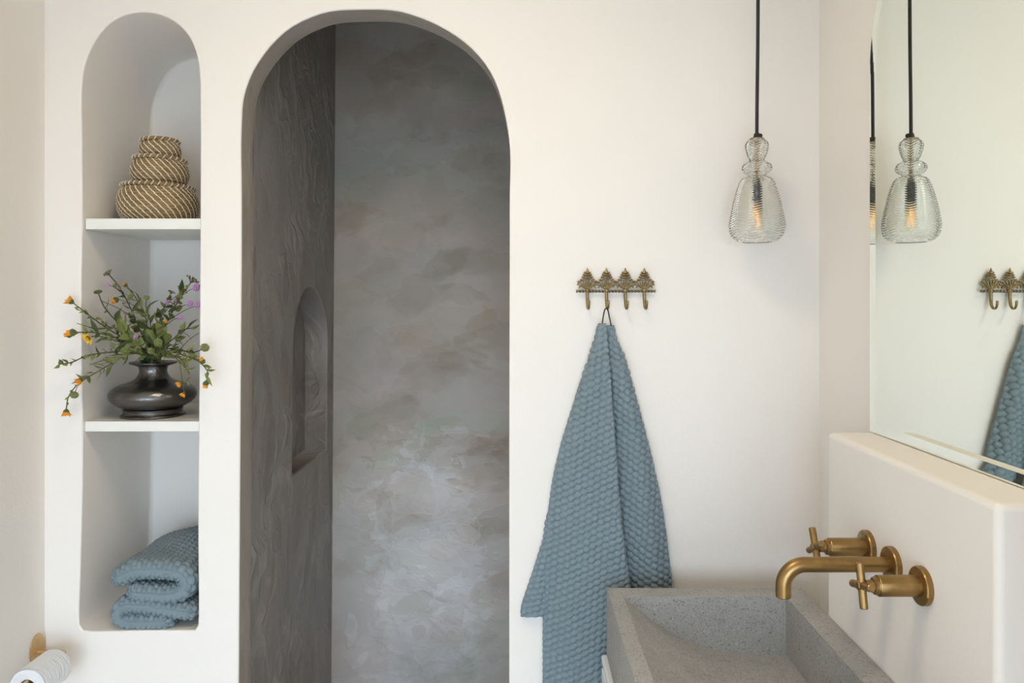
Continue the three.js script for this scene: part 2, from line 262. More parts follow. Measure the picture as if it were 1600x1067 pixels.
// ------------------------------------------------------------------ room shell
const XL = -1.243, XR = 0.784, H = 2.75, ZF = 4.6, SH = -1.0, WT = 0.09, ND = 0.377;
{
  // back wall: the arch runs clockwise seen from the room (left side up, right side down), the niche too (bottom to the left, left side up)
  const archOff = offsetLoop(archPts, BR, false), nicheOff = offsetLoop(nichePts, BR, true);
  const outer = new THREE.Shape([V(XL - 0.12, 0), V(archOff[0].x, 0), ...archOff.slice(1, -1), V(archOff[archOff.length - 1].x, 0), V(XR + 0.12, 0), V(XR + 0.12, H), V(XL - 0.12, H)].map((p) => new THREE.Vector2(p.x, p.y)));
  outer.holes.push(new THREE.Path(nicheOff));
  const face = boxUV(new THREE.ShapeGeometry(outer));
  const parts = [face, strip(archPts, bevelRows, false, 1), strip(nichePts, bevelRows, true, 1), strip(nichePts, [[0, -BR], [0, -0.1], [0, -0.2], [0, -0.3], [0, -ND + 0.012], [-0.003, -ND + 0.004], [-0.01, -ND]], true, 1)];
  const endCap = boxUV(new THREE.ShapeGeometry(new THREE.Shape(offsetLoop(nichePts, -0.0095, true)))); endCap.translate(0, 0, -ND); parts.push(endCap);
  const rear = box(XL - 0.12, -0.79, 0, H, -ND - 0.1, -ND - 0.02); parts.push(boxUV(rear));
  parts.push(boxUV(box(XL - 0.12, -0.79, H - 0.0, H + 0.05, -ND - 0.1, 0)), boxUV(box(XL - 0.12, XL - 0.02, 0, H, -ND - 0.1, -0.01)));
  parts.push(boxUV(box(0.02, XR + 0.12, 0, H, -WT, -WT + 0.02)));
  struct('wall_back', merge(parts), M.plaster);

  // grey lining of the arch, then the shower's walls
  struct('trim_1', strip(archPts, [[0, -BR], [0, -0.03], [0, -0.06], [0, -WT + 0.003], [0.003, -WT]], false, 1), M.showerTrim);
  const x0 = -0.7278, tilt = 0.0064;
  const lean = (g) => { const p = g.attributes.position; for (let i = 0; i < p.count; i++) p.setX(i, p.getX(i) + (p.getY(i) - 1.885) * tilt); g.computeVertexNormals(); return g; };
  const inner = new THREE.Shape([[-0.80, 0], [archPts[0].x, 0], ...archPts.slice(1, -1).map((p) => [p.x, p.y]), [archPts[archPts.length - 1].x, 0], [0.1, 0], [0.1, 2.76], [-0.80, 2.76]].map(([x, y]) => new THREE.Vector2(x, y)));
  const inn = boxUV(new THREE.ShapeGeometry(inner)); inn.translate(0, 0, -WT);
  struct('wall_shower_front', inn, M.showerTrim);
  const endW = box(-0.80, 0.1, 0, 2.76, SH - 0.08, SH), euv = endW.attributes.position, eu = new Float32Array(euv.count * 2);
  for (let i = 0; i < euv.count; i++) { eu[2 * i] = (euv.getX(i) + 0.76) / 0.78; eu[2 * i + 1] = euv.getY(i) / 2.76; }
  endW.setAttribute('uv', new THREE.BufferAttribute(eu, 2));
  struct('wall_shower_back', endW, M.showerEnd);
  // left wall of the shower with its small arched niche: drawn in (z, y), then stood up
  const nz0 = -0.909, nz1 = -0.464, nb = 1.035, nt = 1.647, rad = (nz1 - nz0) / 2, zc = (nz0 + nz1) / 2;
  const loop = [[nz1, nb], [nz0, nb]]; for (let k = 0; k <= 40; k++) { const a = Math.PI - k / 40 * Math.PI; loop.push([zc + rad * Math.cos(a), nt - rad + rad * Math.sin(a) * (1 + 0.04 * Math.sin(2 * a))]); }
  const np = loop.slice(0, -1).map(([z, y]) => new THREE.Vector2(z, y)); np.push(new THREE.Vector2(nz1, nt - rad));
  const r2 = 0.006, rows2 = []; for (let k = 0; k <= 4; k++) { const a = k / 4 * Math.PI / 2; rows2.push([r2 * (1 - Math.sin(a)), -r2 * (1 - Math.cos(a))]); }
  const sh = new THREE.Shape([[SH, 0], [-WT + 0.002, 0], [-WT + 0.002, 2.76], [SH, 2.76]].map(([a, b]) => new THREE.Vector2(a, b))); sh.holes.push(new THREE.Path(offsetLoop(np, r2, true)));
  const flat = new THREE.ShapeGeometry(sh), cap = new THREE.ShapeGeometry(new THREE.Shape(np)); cap.translate(0, 0, -0.085);
  const stand = (g) => { // (z, y, out) -> world; out is +x
    const p = g.attributes.position, u = new Float32Array(p.count * 2);
    for (let i = 0; i < p.count; i++) { const z = p.getX(i), y = p.getY(i), o = p.getZ(i); p.setXYZ(i, x0 + o, y, z); u[2 * i] = (z + 1.02 + (o < -0.005 ? o : 0)) / 1.05; u[2 * i + 1] = y / 2.76; }
    if (g.index) { const id = g.index.array; for (let i = 0; i < id.length; i += 3) { const t = id[i]; id[i] = id[i + 1]; id[i + 1] = t; } }
    g.setAttribute('uv', new THREE.BufferAttribute(u, 2)); return lean(g);
  };
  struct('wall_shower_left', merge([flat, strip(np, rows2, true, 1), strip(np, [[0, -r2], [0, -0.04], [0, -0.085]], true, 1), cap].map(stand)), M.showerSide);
  struct('wall_shower_right', boxUV(box(-0.022, 0.06, 0, 2.76, SH, -WT)), M.showerTrim);
  struct('ceiling_shower', boxUV(box(-0.80, 0.1, 2.75, 2.83, SH - 0.08, -WT)), M.showerTrim);
  struct('floor_shower', boxUV(box(-0.80, 0.1, -0.08, 0.001, SH - 0.08, 0)), M.showerTrim);

  struct('wall_left', boxUV(merge([box(XL - 0.12, XL, 0, H, 0, 1.0), box(-2.5, XL - 0.12, 0, H, 0.88, 1.0)])), M.plaster);
  struct('wall_side', boxUV(box(-2.62, -2.5, 0, H, 0.88, ZF + 0.12)), M.plaster);
  struct('wall_right', boxUV(box(XR, XR + 0.12, 0, H, 0, ZF + 0.12)), M.plaster);
  struct('floor', boxUV(box(-2.62, XR + 0.12, -0.1, 0, 0, ZF + 0.12)), M.floor);
  struct('ceiling', boxUV(box(-2.62, XR + 0.12, H, H + 0.1, 0, ZF + 0.12)), M.ceiling);
  // wall behind the camera with the window that lights the room
  const wf = [box(-2.5, WIN.x0, 0, H, ZF, ZF + 0.12), box(WIN.x1, XR, 0, H, ZF, ZF + 0.12), box(WIN.x0, WIN.x1, 0, WIN.y0, ZF, ZF + 0.12), box(WIN.x0, WIN.x1, WIN.y1, H, ZF, ZF + 0.12)];
  struct('wall_front', boxUV(merge(wf)), M.plaster);
  const wn = new THREE.Group(); wn.name = 'window_1'; wn.userData.kind = 'structure'; scene.add(wn);
  const zf = ZF + 0.05, f = 0.05;
  mesh('window_frame', merge([box(WIN.x0, WIN.x0 + f, WIN.y0, WIN.y1, zf, zf + 0.05, 0.004), box(WIN.x1 - f, WIN.x1, WIN.y0, WIN.y1, zf, zf + 0.05, 0.004), box(WIN.x0, WIN.x1, WIN.y0, WIN.y0 + f, zf, zf + 0.05, 0.004), box(WIN.x0, WIN.x1, WIN.y1 - f, WIN.y1, zf, zf + 0.05, 0.004)]), M.white, wn);
  mesh('window_pane', box(WIN.x0 + f, WIN.x1 - f, WIN.y0 + f, WIN.y1 - f, zf + 0.024, zf + 0.026), M.pane, wn);
  mesh('window_sill', box(WIN.x0 - 0.03, WIN.x1 + 0.03, WIN.y0 - 0.03, WIN.y0, ZF - 0.04, ZF + 0.06, 0.004), M.white, wn);
  const gr = new THREE.PlaneGeometry(60, 60); gr.rotateX(-Math.PI / 2); gr.translate(0, -0.12, 34.8);
  struct('ground', gr, M.ground);

  // unseen short wall added beside the basin, to shade the ledge from the window
  struct('wall_added_shade', boxUV(box(0.60, XR + 0.02, 0, H, 1.28, 1.40, 0.006)), M.plaster);
  // boxed-in ledge under the mirror
  struct('wall_ledge', boxUV(merge([box(0.678, XR + 0.03, -0.02, 1.311, 0.314, 0.915, 0.012, 4)])), M.plaster);
}

// ------------------------------------------------------------------ warm flush ceiling lamp overhead
{
  const t = thing('ceiling_lamp', 'square flush ceiling lamp with a warm white diffuser', 'lamp', [-0.25, H, 1.05]);
  mesh('frame', merge([box(-0.24, 0.24, -0.03, 0, -0.24, -0.21, 0.004), box(-0.24, 0.24, -0.03, 0, 0.21, 0.24, 0.004), box(-0.24, -0.21, -0.03, 0, -0.21, 0.21, 0.004), box(0.21, 0.24, -0.03, 0, -0.21, 0.21, 0.004)]), M.white, t);
  mesh('diffuser', box(-0.21, 0.21, -0.022, -0.002, -0.21, 0.21), new THREE.MeshStandardMaterial({ color: lin(0.85, 0.8, 0.7), emissive: lin(1, 0.84, 0.64), emissiveIntensity: 3, roughness: 0.6 }), t);
  const l = new THREE.RectAreaLight(lin(1, 0.82, 0.60), 15.5, 0.42, 0.42); l.position.set(0, -0.034, 0); l.rotation.x = -Math.PI / 2; l.castShadow = true; l.name = 'ceiling_lamp_light'; t.add(l);
}

// ------------------------------------------------------------------ niche shelves
for (const [u0, u1, v0, v1, label] of [[130.5, 311.5, 340.5, 357.5, 'off-white niche shelf board under the three stacked baskets'], [130.0, 310.2, 659.5, 675.5, 'off-white niche shelf board under the dark vase']]) {
  const a = at(u0, v1), b = at(u1, v0), t = thing('niche_shelf', label, 'shelf', [(a.x + b.x) / 2, a.y, 0], 'shelf boards in the arched wall niche');
  const w = (b.x - a.x) / 2 + 0.002;
  mesh('board', box(-w, w, 0, b.y - a.y, -ND + 0.004, -0.012, 0.0016, 3), M.shelf, t);
}
const Y1 = at(0, 340.5).y, Y2 = at(0, 659.5).y, Y0 = at(0, 985).y;

// ------------------------------------------------------------------ woven baskets
function basket(name, label, [x, y, z], prof, lines, slant, rows, lean) {
  const t = thing(name, label, 'basket', [x, y, z], 'lidded baskets stacked on the top niche shelf'); t.rotation.set(lean[0], lean[1], lean[2]);
  const Hh = prof[prof.length - 1][1], c = new THREE.CatmullRomCurve3(prof.map(([r, h]) => V(r, h, 0)), false, 'centripetal');
  const tab = c.getPoints(300), R = (h) => { for (let i = 1; i < tab.length; i++) if (tab[i].y >= h) { const a = tab[i - 1], b = tab[i], k = (h - a.y) / Math.max(1e-6, b.y - a.y); return a.x + (b.x - a.x) * k; } return tab[tab.length - 1].x; };
  const pts = [[0, 0.0005]], nh = rows * 8;
  for (let i = 0; i <= nh; i++) { const h = i / nh * Hh, ph = (i / 8) % 1; pts.push([R(h) + 0.0030 * Math.sqrt(Math.max(0, Math.sin(Math.PI * ph))) - 0.0008, h]); }
  pts.push([0, Hh]);
  mesh('coil_body', lathe(pts, 90), M.seagrass, t);
  const st = [], rh = Hh / rows;
  for (let k = 0; k < lines; k++) for (let r = 0; r < rows; r++) {
    const a0 = k / lines * 6.2832 + slant * (rows - r) / rows + (r % 2) * 0.012, a1 = a0 - slant / rows * 1.15, h0 = r * rh + rh * 0.04, h1 = (r + 1) * rh - rh * 0.04;
    const p = (a, h, o) => V((R(clamp(h, 0, Hh)) + o) * Math.sin(a), h, (R(clamp(h, 0, Hh)) + o) * Math.cos(a));
    st.push(tube([p(a0, h0, 0.0002), p((a0 + a1) / 2, (h0 + h1) / 2, 0.0016), p(a1, h1, 0.0002)], 0.0015, 4, 5));
  }
  mesh('stitching', merge(st), M.stitch, t);
  // lid with its rope rim
  const rr0 = prof[prof.length - 1][0], lid = new THREE.Group(); lid.name = 'lid'; t.add(lid);
  const rim = (ph, rad, tw) => { const q = []; for (let i = 0; i <= 160; i++) { const a = i / 160 * 6.2832, b = a * tw + ph; q.push(V((rr0 + 0.004 + rad * Math.cos(b)) * Math.sin(a), Hh + 0.0045 + rad * Math.sin(b), (rr0 + 0.004 + rad * Math.cos(b)) * Math.cos(a))); } q.pop(); return q; };
  const tw = Math.round(rr0 * 420);
  mesh('rim', merge([0, 1, 2].map((k) => tube(rim(k * 2.094, 0.0026, tw), 0.0029, 200, 6, true))), M.seagrass, lid);
  mesh('rim_stitching', tube(rim(1.0, 0.0052, tw), 0.0011, 420, 5, true), M.stitch, lid);
  mesh('lid_top', lathe([[0, Hh + 0.0065], [rr0 * 0.5, Hh + 0.0058], [rr0 + 0.003, Hh + 0.003], [rr0 + 0.003, Hh], [0, Hh]], 60), M.seagrass, lid);
  shade(t); return Hh + 0.0085;
}
{
  const d = 2.15, z = DIST - d, X = (u) => (u - 812) * d / FOCAL;
  const h1 = basket('seagrass_basket', 'large round woven basket at the bottom of the stack', [X(247), Y1 + 0.0008, z], [[0.080, 0], [0.096, 0.018], [0.1045, 0.045], [0.1015, 0.075], [0.089, 0.096]], 33, 0.95, 12, [0, 0.3, -0.02]);
  const h2 = basket('seagrass_basket', 'medium round woven basket in the middle of the stack', [X(249.5), Y1 + h1, z], [[0.058, 0], [0.069, 0.014], [0.0745, 0.035], [0.071, 0.057], [0.063, 0.069]], 25, 0.95, 9, [0, 1.1, -0.03]);
  basket('seagrass_basket', 'small round woven basket topping the stack', [X(250.5), Y1 + h1 + h2 - 0.001, z], [[0.044, 0], [0.0505, 0.010], [0.053, 0.024], [0.050, 0.037], [0.044, 0.045]], 19, 0.9, 6, [0, 2.0, -0.05]);
}

// ------------------------------------------------------------------ pewter vase
const VD = 2.115, VX = (239.5 - 812) * VD / FOCAL, VZ = DIST - VD;
{
  const t = thing('pewter_vase', 'squat dark pewter vase with wide belly and flared rim on niche shelf', 'vase', [VX, Y2, VZ]);
  mesh('body', splineLathe([[0.072, 0.0235], [0.086, 0.029], [0.103, 0.041], [0.1125, 0.057], [0.1075, 0.072], [0.090, 0.085], [0.062, 0.095], [0.0445, 0.105], [0.0365, 0.118], [0.0355, 0.128], [0.038, 0.137]], 96, 120), M.pewter, t);
  mesh('foot', lathe([[0, 0], [0.079, 0], [0.0822, 0.0015], [0.0828, 0.004], [0.0805, 0.0065], [0.077, 0.0085], [0.0745, 0.0125], [0.0745, 0.0165], [0.0765, 0.0185], [0.0765, 0.021], [0.072, 0.0245], [0.06, 0.026], [0, 0.026]], 96), M.pewter, t);
  mesh('rim', lathe([[0.034, 0.112], [0.036, 0.136], [0.054, 0.1425], [0.0600, 0.1445], [0.0612, 0.147], [0.0600, 0.1492], [0.054, 0.1485], [0.037, 0.1425], [0.0325, 0.136], [0.031, 0.112]], 96), M.pewter, t);
}

// ------------------------------------------------------------------ flower stems in the vase
const leafGeo = (L, W, bend, tipPow = 1) => {
  const g = surface(6, 12, (s, t) => { const w = W * Math.pow(Math.sin(Math.PI * Math.pow(t, 0.8)), tipPow) * (1 - 0.2 * t) + 0.0002, x = (s - 0.5) * 2; return V(x * w, t * L * (1 - 0.15 * bend * t), Math.abs(x) * w * 0.35 - bend * L * t * t * 0.6); });
  return g;
};
const LEAF = { lance: [leafGeo(0.034, 0.0046, 0.3, 1.1), leafGeo(0.026, 0.0038, 0.6, 1.2)], oval: [leafGeo(0.026, 0.0088, 0.35), leafGeo(0.020, 0.0078, 0.6)], small: [leafGeo(0.015, 0.0046, 0.4), leafGeo(0.012, 0.0034, 0.2)] };
function aim(o, dir, spin = 0) { o.quaternion.setFromUnitVectors(V(0, 1, 0), dir.clone().normalize()); o.rotateY(spin); }
function petals(n, L, W, open) { const gs = []; for (let k = 0; k < n; k++) { const g = leafGeo(L * rr(0.9, 1.1), W, 0.15, 0.6); g.rotateX(open + rr(-0.1, 0.1)); g.translate(0, 0.002, 0.0018); g.rotateY(k / n * 6.2832 + rr(-0.1, 0.1)); gs.push(g); } return merge(gs); }
const FL = { open: petals(18, 0.0125, 0.0021, 1.2), half: petals(14, 0.0125, 0.0022, 0.65), shut: petals(8, 0.010, 0.0022, 0.22) };
const calyxGeo = lathe([[0, -0.002], [0.0022, -0.001], [0.0048, 0.002], [0.0052, 0.0045], [0.004, 0.006], [0, 0.0055]], 12);
function bumpBall(r, n, br, sy = 1) { const gs = []; for (let k = 0; k < n; k++) { const y = 1 - 2 * (k + 0.5) / n, a = k * 2.39996, q = Math.sqrt(1 - y * y), s = new THREE.IcosahedronGeometry(br, 1); s.translate(q * Math.cos(a) * r, y * r * sy, q * Math.sin(a) * r); gs.push(s); } gs.push(new THREE.IcosahedronGeometry(r * 0.9, 1).scale(1, sy, 1)); return merge(gs); }
const seedHead = bumpBall(0.0068, 40, 0.0016, 0.75), flatHead = bumpBall(0.0085, 46, 0.0016, 0.42), lilacHead = bumpBall(0.0058, 24, 0.0025, 1.2), greenBall = bumpBall(0.0072, 36, 0.0024, 0.85);
const umbelGeo = (() => { const gs = []; for (let k = 0; k < 14; k++) { const a = k * 2.39996, r = 0.0026 * Math.sqrt(k + 0.3), e = V(r * Math.cos(a) * 1.25, 0.012 - r * 0.25, r * Math.sin(a) * 1.25); gs.push(tube([V(0, 0, 0), V(e.x * 0.4, 0.006, e.z * 0.4), e], 0.0005, 4, 4)); const s = new THREE.IcosahedronGeometry(0.0017, 1); s.translate(e.x, e.y, e.z); gs.push(s); } return merge(gs); })();
function bloom(parent, kind, p, dir, sc = 1) {
  const g = new THREE.Group(); g.position.copy(p); aim(g, dir, rr(0, 6)); g.scale.setScalar(sc * 1.25); parent.add(g);
  if (kind === 'orange' || kind === 'yellow' || kind === 'bud') {
    g.name = kind === 'bud' ? 'flower_bud' : 'flower_head';
    mesh('petals', kind === 'bud' ? FL.shut : kind === 'yellow' ? FL.open : FL.half, kind === 'yellow' ? M.yellow : M.orange, g); mesh('calyx', calyxGeo, M.calyx, g);
    if (kind === 'yellow') mesh('flower_center', lathe([[0, 0.0065], [0.003, 0.006], [0.0045, 0.0045], [0, 0.004]], 12), M.orange, g);
  } else {
    const [n, geo, mat] = { seed: ['seed_head', seedHead, M.seed], flat: ['seed_head', flatHead, M.calyx], lilac: ['flower_head', lilacHead, M.lilac], green: ['flower_bud', greenBall, M.leaves[3]], umbel: ['seed_head', umbelGeo, M.umbel] }[kind];
    g.name = n; mesh('floret_cluster', geo, mat, g); if (kind === 'lilac') mesh('calyx', calyxGeo, M.calyx, g).scale.setScalar(0.8);
  }
}
// pts: frame position and depth; twigs: [start share of the stem, end point, flower, aim]; leaves: [kind, number, from, to, scale]
function sprig(name, label, category, pts, opt) {
  const root = thing(name, label, category, [VX, Y2 + 0.09, VZ], 'cut flower stems in the pewter vase');
  const o = root.position, P = pts.map(([u, v, d]) => at(u, v, d).sub(o));
  const start = [V(rr(-0.012, 0.012), 0, rr(-0.012, 0.012)), V(rr(-0.016, 0.016), 0.055, rr(-0.012, 0.012))];
  const curve = new THREE.CatmullRomCurve3([...start, ...P], false, 'centripetal'), mat = opt.dark ? M.stemDark : M.stem;
  mesh('stem', new THREE.TubeGeometry(curve, 40, opt.r ?? 0.0014, 6), mat, root);
  const tip = P[P.length - 1], tdir = curve.getTangent(1);
  if (opt.head) bloom(root, opt.head, tip, opt.aim ? V(...opt.aim) : tdir, opt.size ?? 1);
  for (const [share, end, kind, dir, sc] of opt.twigs ?? []) {
    const a = curve.getPointAt(share), e = at(...end).sub(o), m = a.clone().lerp(e, 0.55).add(V(rr(-0.004, 0.004), 0.004, rr(-0.004, 0.004)));
    mesh('twig', tube([a, m, e], 0.0009, 12, 5), mat, root);
    if (kind) bloom(root, kind, e, dir ? V(...dir) : e.clone().sub(m), sc ?? 1);
  }
  for (const [kind, n, from, to, sc, tone] of opt.leaves ?? []) for (let k = 0, N = Math.ceil(n * 1.5); k < N; k++) {
    const q = from + (to - from) * (k + rr(0.1, 0.9)) / N, p = curve.getPointAt(clamp(q, 0, 1)), T = curve.getTangentAt(clamp(q, 0, 1));
    const m = mesh('leaf', LEAF[kind][Math.floor(rnd() * 2)], M.leaves[tone ?? Math.floor(rnd() * 4)], root);
    const side = V(rr(-1, 1), rr(-0.5, 0.9), rr(-0.5, 1)); side.addScaledVector(T, -side.dot(T)).normalize();
    m.position.copy(p); aim(m, T.clone().multiplyScalar(rr(0.5, 1)).addScaledVector(side, rr(0.7, 1.2)), rr(0, 6)); m.scale.setScalar((sc ?? 1) * rr(1.05, 1.6));
  }
}
{
  const L = 'lance', O = 'oval', S = 'small';
  sprig('calendula_stem', 'calendula stem with one half-open orange bloom arching highest to the left', 'flower', [[205, 535, 2.10], [170, 515, 2.05], [140, 493, 2.0], [114, 473, 1.97]], { head: 'orange', aim: [-0.8, 0.6, 0.3], size: 1.15, leaves: [[L, 7, 0.4, 0.85, 0.9], [S, 3, 0.8, 0.95, 0.8]] });
  sprig('calendula_stem', 'calendula stem with two closed orange buds side by side at its left tip', 'flower', [[210, 542, 2.09], [180, 528, 2.03], [150, 520, 1.99], [118, 519, 1.95]], { head: 'bud', aim: [-1, -0.1, 0.3], size: 1.5, twigs: [[0.85, [112, 523.5, 1.95], 'bud', [-1, 0.05, 0.2], 1.2], [0.7, [120, 505, 1.96], null]], leaves: [[L, 6, 0.45, 0.9, 0.85], [S, 3, 0.8, 1, 0.9]] });
  sprig('calendula_stem', 'calendula stem with a wide open yellow daisy bloom facing out of the niche', 'flower', [[200, 540, 2.07], [175, 530, 2.02], [150, 525, 1.97], [140, 527, 1.95]], { head: 'yellow', aim: [-0.3, -0.5, 0.9], size: 1.0, leaves: [[L, 6, 0.4, 0.85, 0.8], [O, 2, 0.6, 0.8, 0.7]] });
  sprig('calendula_stem', 'drooping calendula stem with one orange bloom hanging lowest of all', 'flower', [[205, 552, 2.06], [175, 568, 2.0], [145, 585, 1.96], [122, 600, 1.945], [107, 620, 1.94], [103.5, 640, 1.94]], { head: 'orange', aim: [0.05, -1, 0.15], size: 1.1, twigs: [[0.72, [127, 592, 1.94], 'orange', [-0.3, -0.5, 0.6], 0.95], [0.76, [116, 617, 1.945], 'green', null, 0.9]], leaves: [[L, 9, 0.35, 0.8, 0.9, 1], [S, 5, 0.6, 0.97, 0.8]] });
  sprig('leafy_sprig', 'bare-tipped leafy sprig reaching furthest left with small pointed leaves', 'sprig', [[210, 548, 2.08], [175, 550, 2.02], [135, 556, 1.97], [112, 566, 1.95], [92, 569, 1.94]], { dark: true, leaves: [[S, 9, 0.5, 0.98, 1.0], [O, 3, 0.93, 1.0, 0.55], [L, 5, 0.3, 0.7, 0.8]] });
  sprig('seed_head_stem', 'upright stem with one flat green seed head left of the umbels', 'flower', [[212, 530, 2.10], [180, 500, 2.06], [162, 478, 2.03], [153, 456, 2.02]], { head: 'flat', aim: [-0.1, 1, 0.25], size: 0.85, dark: true, leaves: [[L, 6, 0.5, 0.85, 1.0], [O, 2, 0.5, 0.7, 0.9]] });
  sprig('thistle_stem', 'tallest stem at the left with a brown umbel and one purple thistle bud', 'flower', [[225, 530, 2.12], [208, 490, 2.11], [192, 458, 2.09], [180, 440, 2.08], [172, 431, 2.07]], { head: 'umbel', size: 0.9, dark: true, twigs: [[0.82, [168, 444, 2.06], 'lilac', [-0.6, 0.6, 0.2], 0.55], [0.78, [179, 446, 2.07], 'green', null, 0.5], [0.6, [158, 470, 2.04], null]], leaves: [[O, 5, 0.4, 0.8, 0.8], [L, 5, 0.4, 0.9, 0.9]] });
  sprig('calendula_stem', 'upright calendula stem with a tight orange bud above the leaves in the middle', 'flower', [[232, 530, 2.12], [226, 490, 2.12], [212, 465, 2.12], [198, 447, 2.12]], { head: 'bud', aim: [-0.7, 0.6, 0.2], size: 0.9, twigs: [[0.7, [184, 467, 2.08], 'bud', [-0.5, -0.4, 0.5], 1.3]], leaves: [[L, 8, 0.35, 0.9, 1.0], [O, 4, 0.35, 0.7, 0.9]] });
  sprig('seed_head_stem', 'stem with fuzzy green seed heads clustered in the middle of the bouquet', 'flower', [[238, 530, 2.08], [234, 500, 2.06], [228, 478, 2.06], [229, 465, 2.06]], { head: 'seed', size: 0.8, twigs: [[0.6, [196, 549, 2.02], 'seed', null, 1.3], [0.55, [247, 535, 2.01], 'seed', null, 1.1], [0.5, [236, 548, 2.02], 'green', null, 0.8], [0.6, [206, 490, 2.06], 'green', null, 0.5]], leaves: [[O, 7, 0.25, 0.7, 1.1], [L, 7, 0.3, 0.9, 1.1]] });
  sprig('lilac_flower_stem', 'dark stem with a brown umbel and pink-lilac flower clusters at the niche edge', 'flower', [[250, 530, 2.12], [268, 490, 2.12], [285, 460, 2.12], [297, 443, 2.12]], { head: 'umbel', size: 1.2, dark: true, twigs: [[0.86, [307, 449, 2.11], 'lilac', [0.6, 0.5, 0.2], 1.05], [0.7, [297, 474, 2.10], 'lilac', [0.6, 0.5, 0.3], 0.85], [0.6, [310, 476, 2.09], 'lilac', [0.8, 0.4, 0.2], 0.95], [0.55, [282, 496, 2.08], 'lilac', [0.3, 0.5, 0.6], 0.7]], leaves: [[O, 9, 0.35, 0.95, 0.95], [S, 5, 0.6, 0.95, 1.0]] });
  sprig('lilac_flower_stem', 'shorter dark stem with two small pink-lilac clusters beside brown seeds', 'flower', [[244, 530, 2.14], [250, 500, 2.14], [256, 480, 2.14], [266, 460, 2.14]], { head: 'umbel', size: 0.7, dark: true, twigs: [[0.8, [261, 473, 2.13], 'lilac', null, 0.65], [0.75, [275, 470, 2.13], 'lilac', null, 0.7], [0.85, [284, 456, 2.13], 'umbel', null, 0.7], [0.5, [212, 526, 2.04], 'lilac', null, 0.7]], leaves: [[O, 7, 0.25, 0.85, 1.0], [S, 4, 0.5, 0.95, 1.0]] });
  sprig('leafy_sprig', 'leafy sprig leaning right across the niche edge with one green bud', 'sprig', [[262, 545, 2.07], [285, 548, 2.03], [305, 550, 1.98], [320, 543, 1.95]], { dark: true, head: 'green', aim: [0.5, 0.6, 0.3], size: 1.0, twigs: [[0.6, [311, 520, 2.0], null], [0.5, [300, 505, 2.06], null]], leaves: [[O, 6, 0.25, 0.8, 1.0], [L, 4, 0.3, 0.9, 1.0]] });
  sprig('calendula_stem', 'calendula stem curling out at the right with two thin orange buds', 'flower', [[265, 550, 2.06], [290, 556, 2.0], [312, 566, 1.95], [325, 582, 1.94], [322, 596, 1.94]], { head: 'bud', aim: [-0.1, -1, 0.1], size: 1.2, twigs: [[0.7, [318, 567, 1.945], 'bud', [-0.3, 0.7, 0.2], 1.1]], leaves: [[L, 7, 0.4, 1.0, 0.75, 1], [S, 8, 0.5, 1.0, 1.0]] });
  sprig('calendula_stem', 'calendula stem drooping over the vase belly with two small yellow blooms', 'flower', [[262, 552, 2.03], [280, 565, 1.985], [296, 585, 1.965], [290, 598, 1.96], [283, 598, 1.957]], { head: 'orange', aim: [-0.5, -0.4, 0.7], size: 0.75, twigs: [[0.75, [288, 613, 1.958], 'orange', [-0.4, -0.8, 0.4], 0.75]], leaves: [[S, 8, 0.4, 0.95, 1.1, 3], [L, 4, 0.4, 0.9, 0.7, 1]] });
  sprig('leafy_sprig', 'dense leafy sprig filling the left of the vase mouth', 'sprig', [[222, 545, 2.06], [205, 530, 2.03], [185, 515, 2.02], [160, 508, 2.02]], { leaves: [[O, 9, 0.2, 0.9, 1.05], [L, 9, 0.2, 1.0, 1.1]], twigs: [[0.6, [176, 540, 2.0], 'seed', null, 0.8]] });
  sprig('leafy_sprig', 'dense leafy sprig with broad leaves rising from the vase centre', 'sprig', [[240, 545, 2.05], [246, 525, 2.04], [252, 505, 2.04], [254, 494, 2.04]], { leaves: [[O, 12, 0.2, 1.0, 1.15], [L, 7, 0.2, 0.8, 1.1]], twigs: [[0.7, [257, 506, 2.03], 'bud', null, 0.8]] });
  sprig('leafy_sprig', 'dense leafy sprig filling the right of the vase mouth', 'sprig', [[252, 545, 2.06], [270, 530, 2.04], [288, 515, 2.05], [304, 512, 2.07]], { dark: true, leaves: [[O, 10, 0.2, 0.95, 1.1], [L, 6, 0.2, 1.0, 1.0]] });
  sprig('leafy_sprig', 'short leafy sprig spilling over the rim on the left', 'sprig', [[218, 553, 2.03], [205, 553, 2.01], [190, 556, 2.0], [172, 574, 1.99]], { leaves: [[L, 9, 0.25, 1.0, 1.0, 1], [O, 4, 0.2, 0.7, 0.9, 3]], twigs: [[0.7, [140, 570, 1.98], null]] });
  sprig('leafy_sprig', 'short leafy sprig spilling over the rim on the right', 'sprig', [[258, 555, 2.03], [272, 556, 2.01], [284, 562, 2.0], [290, 575, 1.98]], { leaves: [[S, 9, 0.3, 1.0, 1.1, 3], [O, 5, 0.2, 0.8, 0.85]] });
}

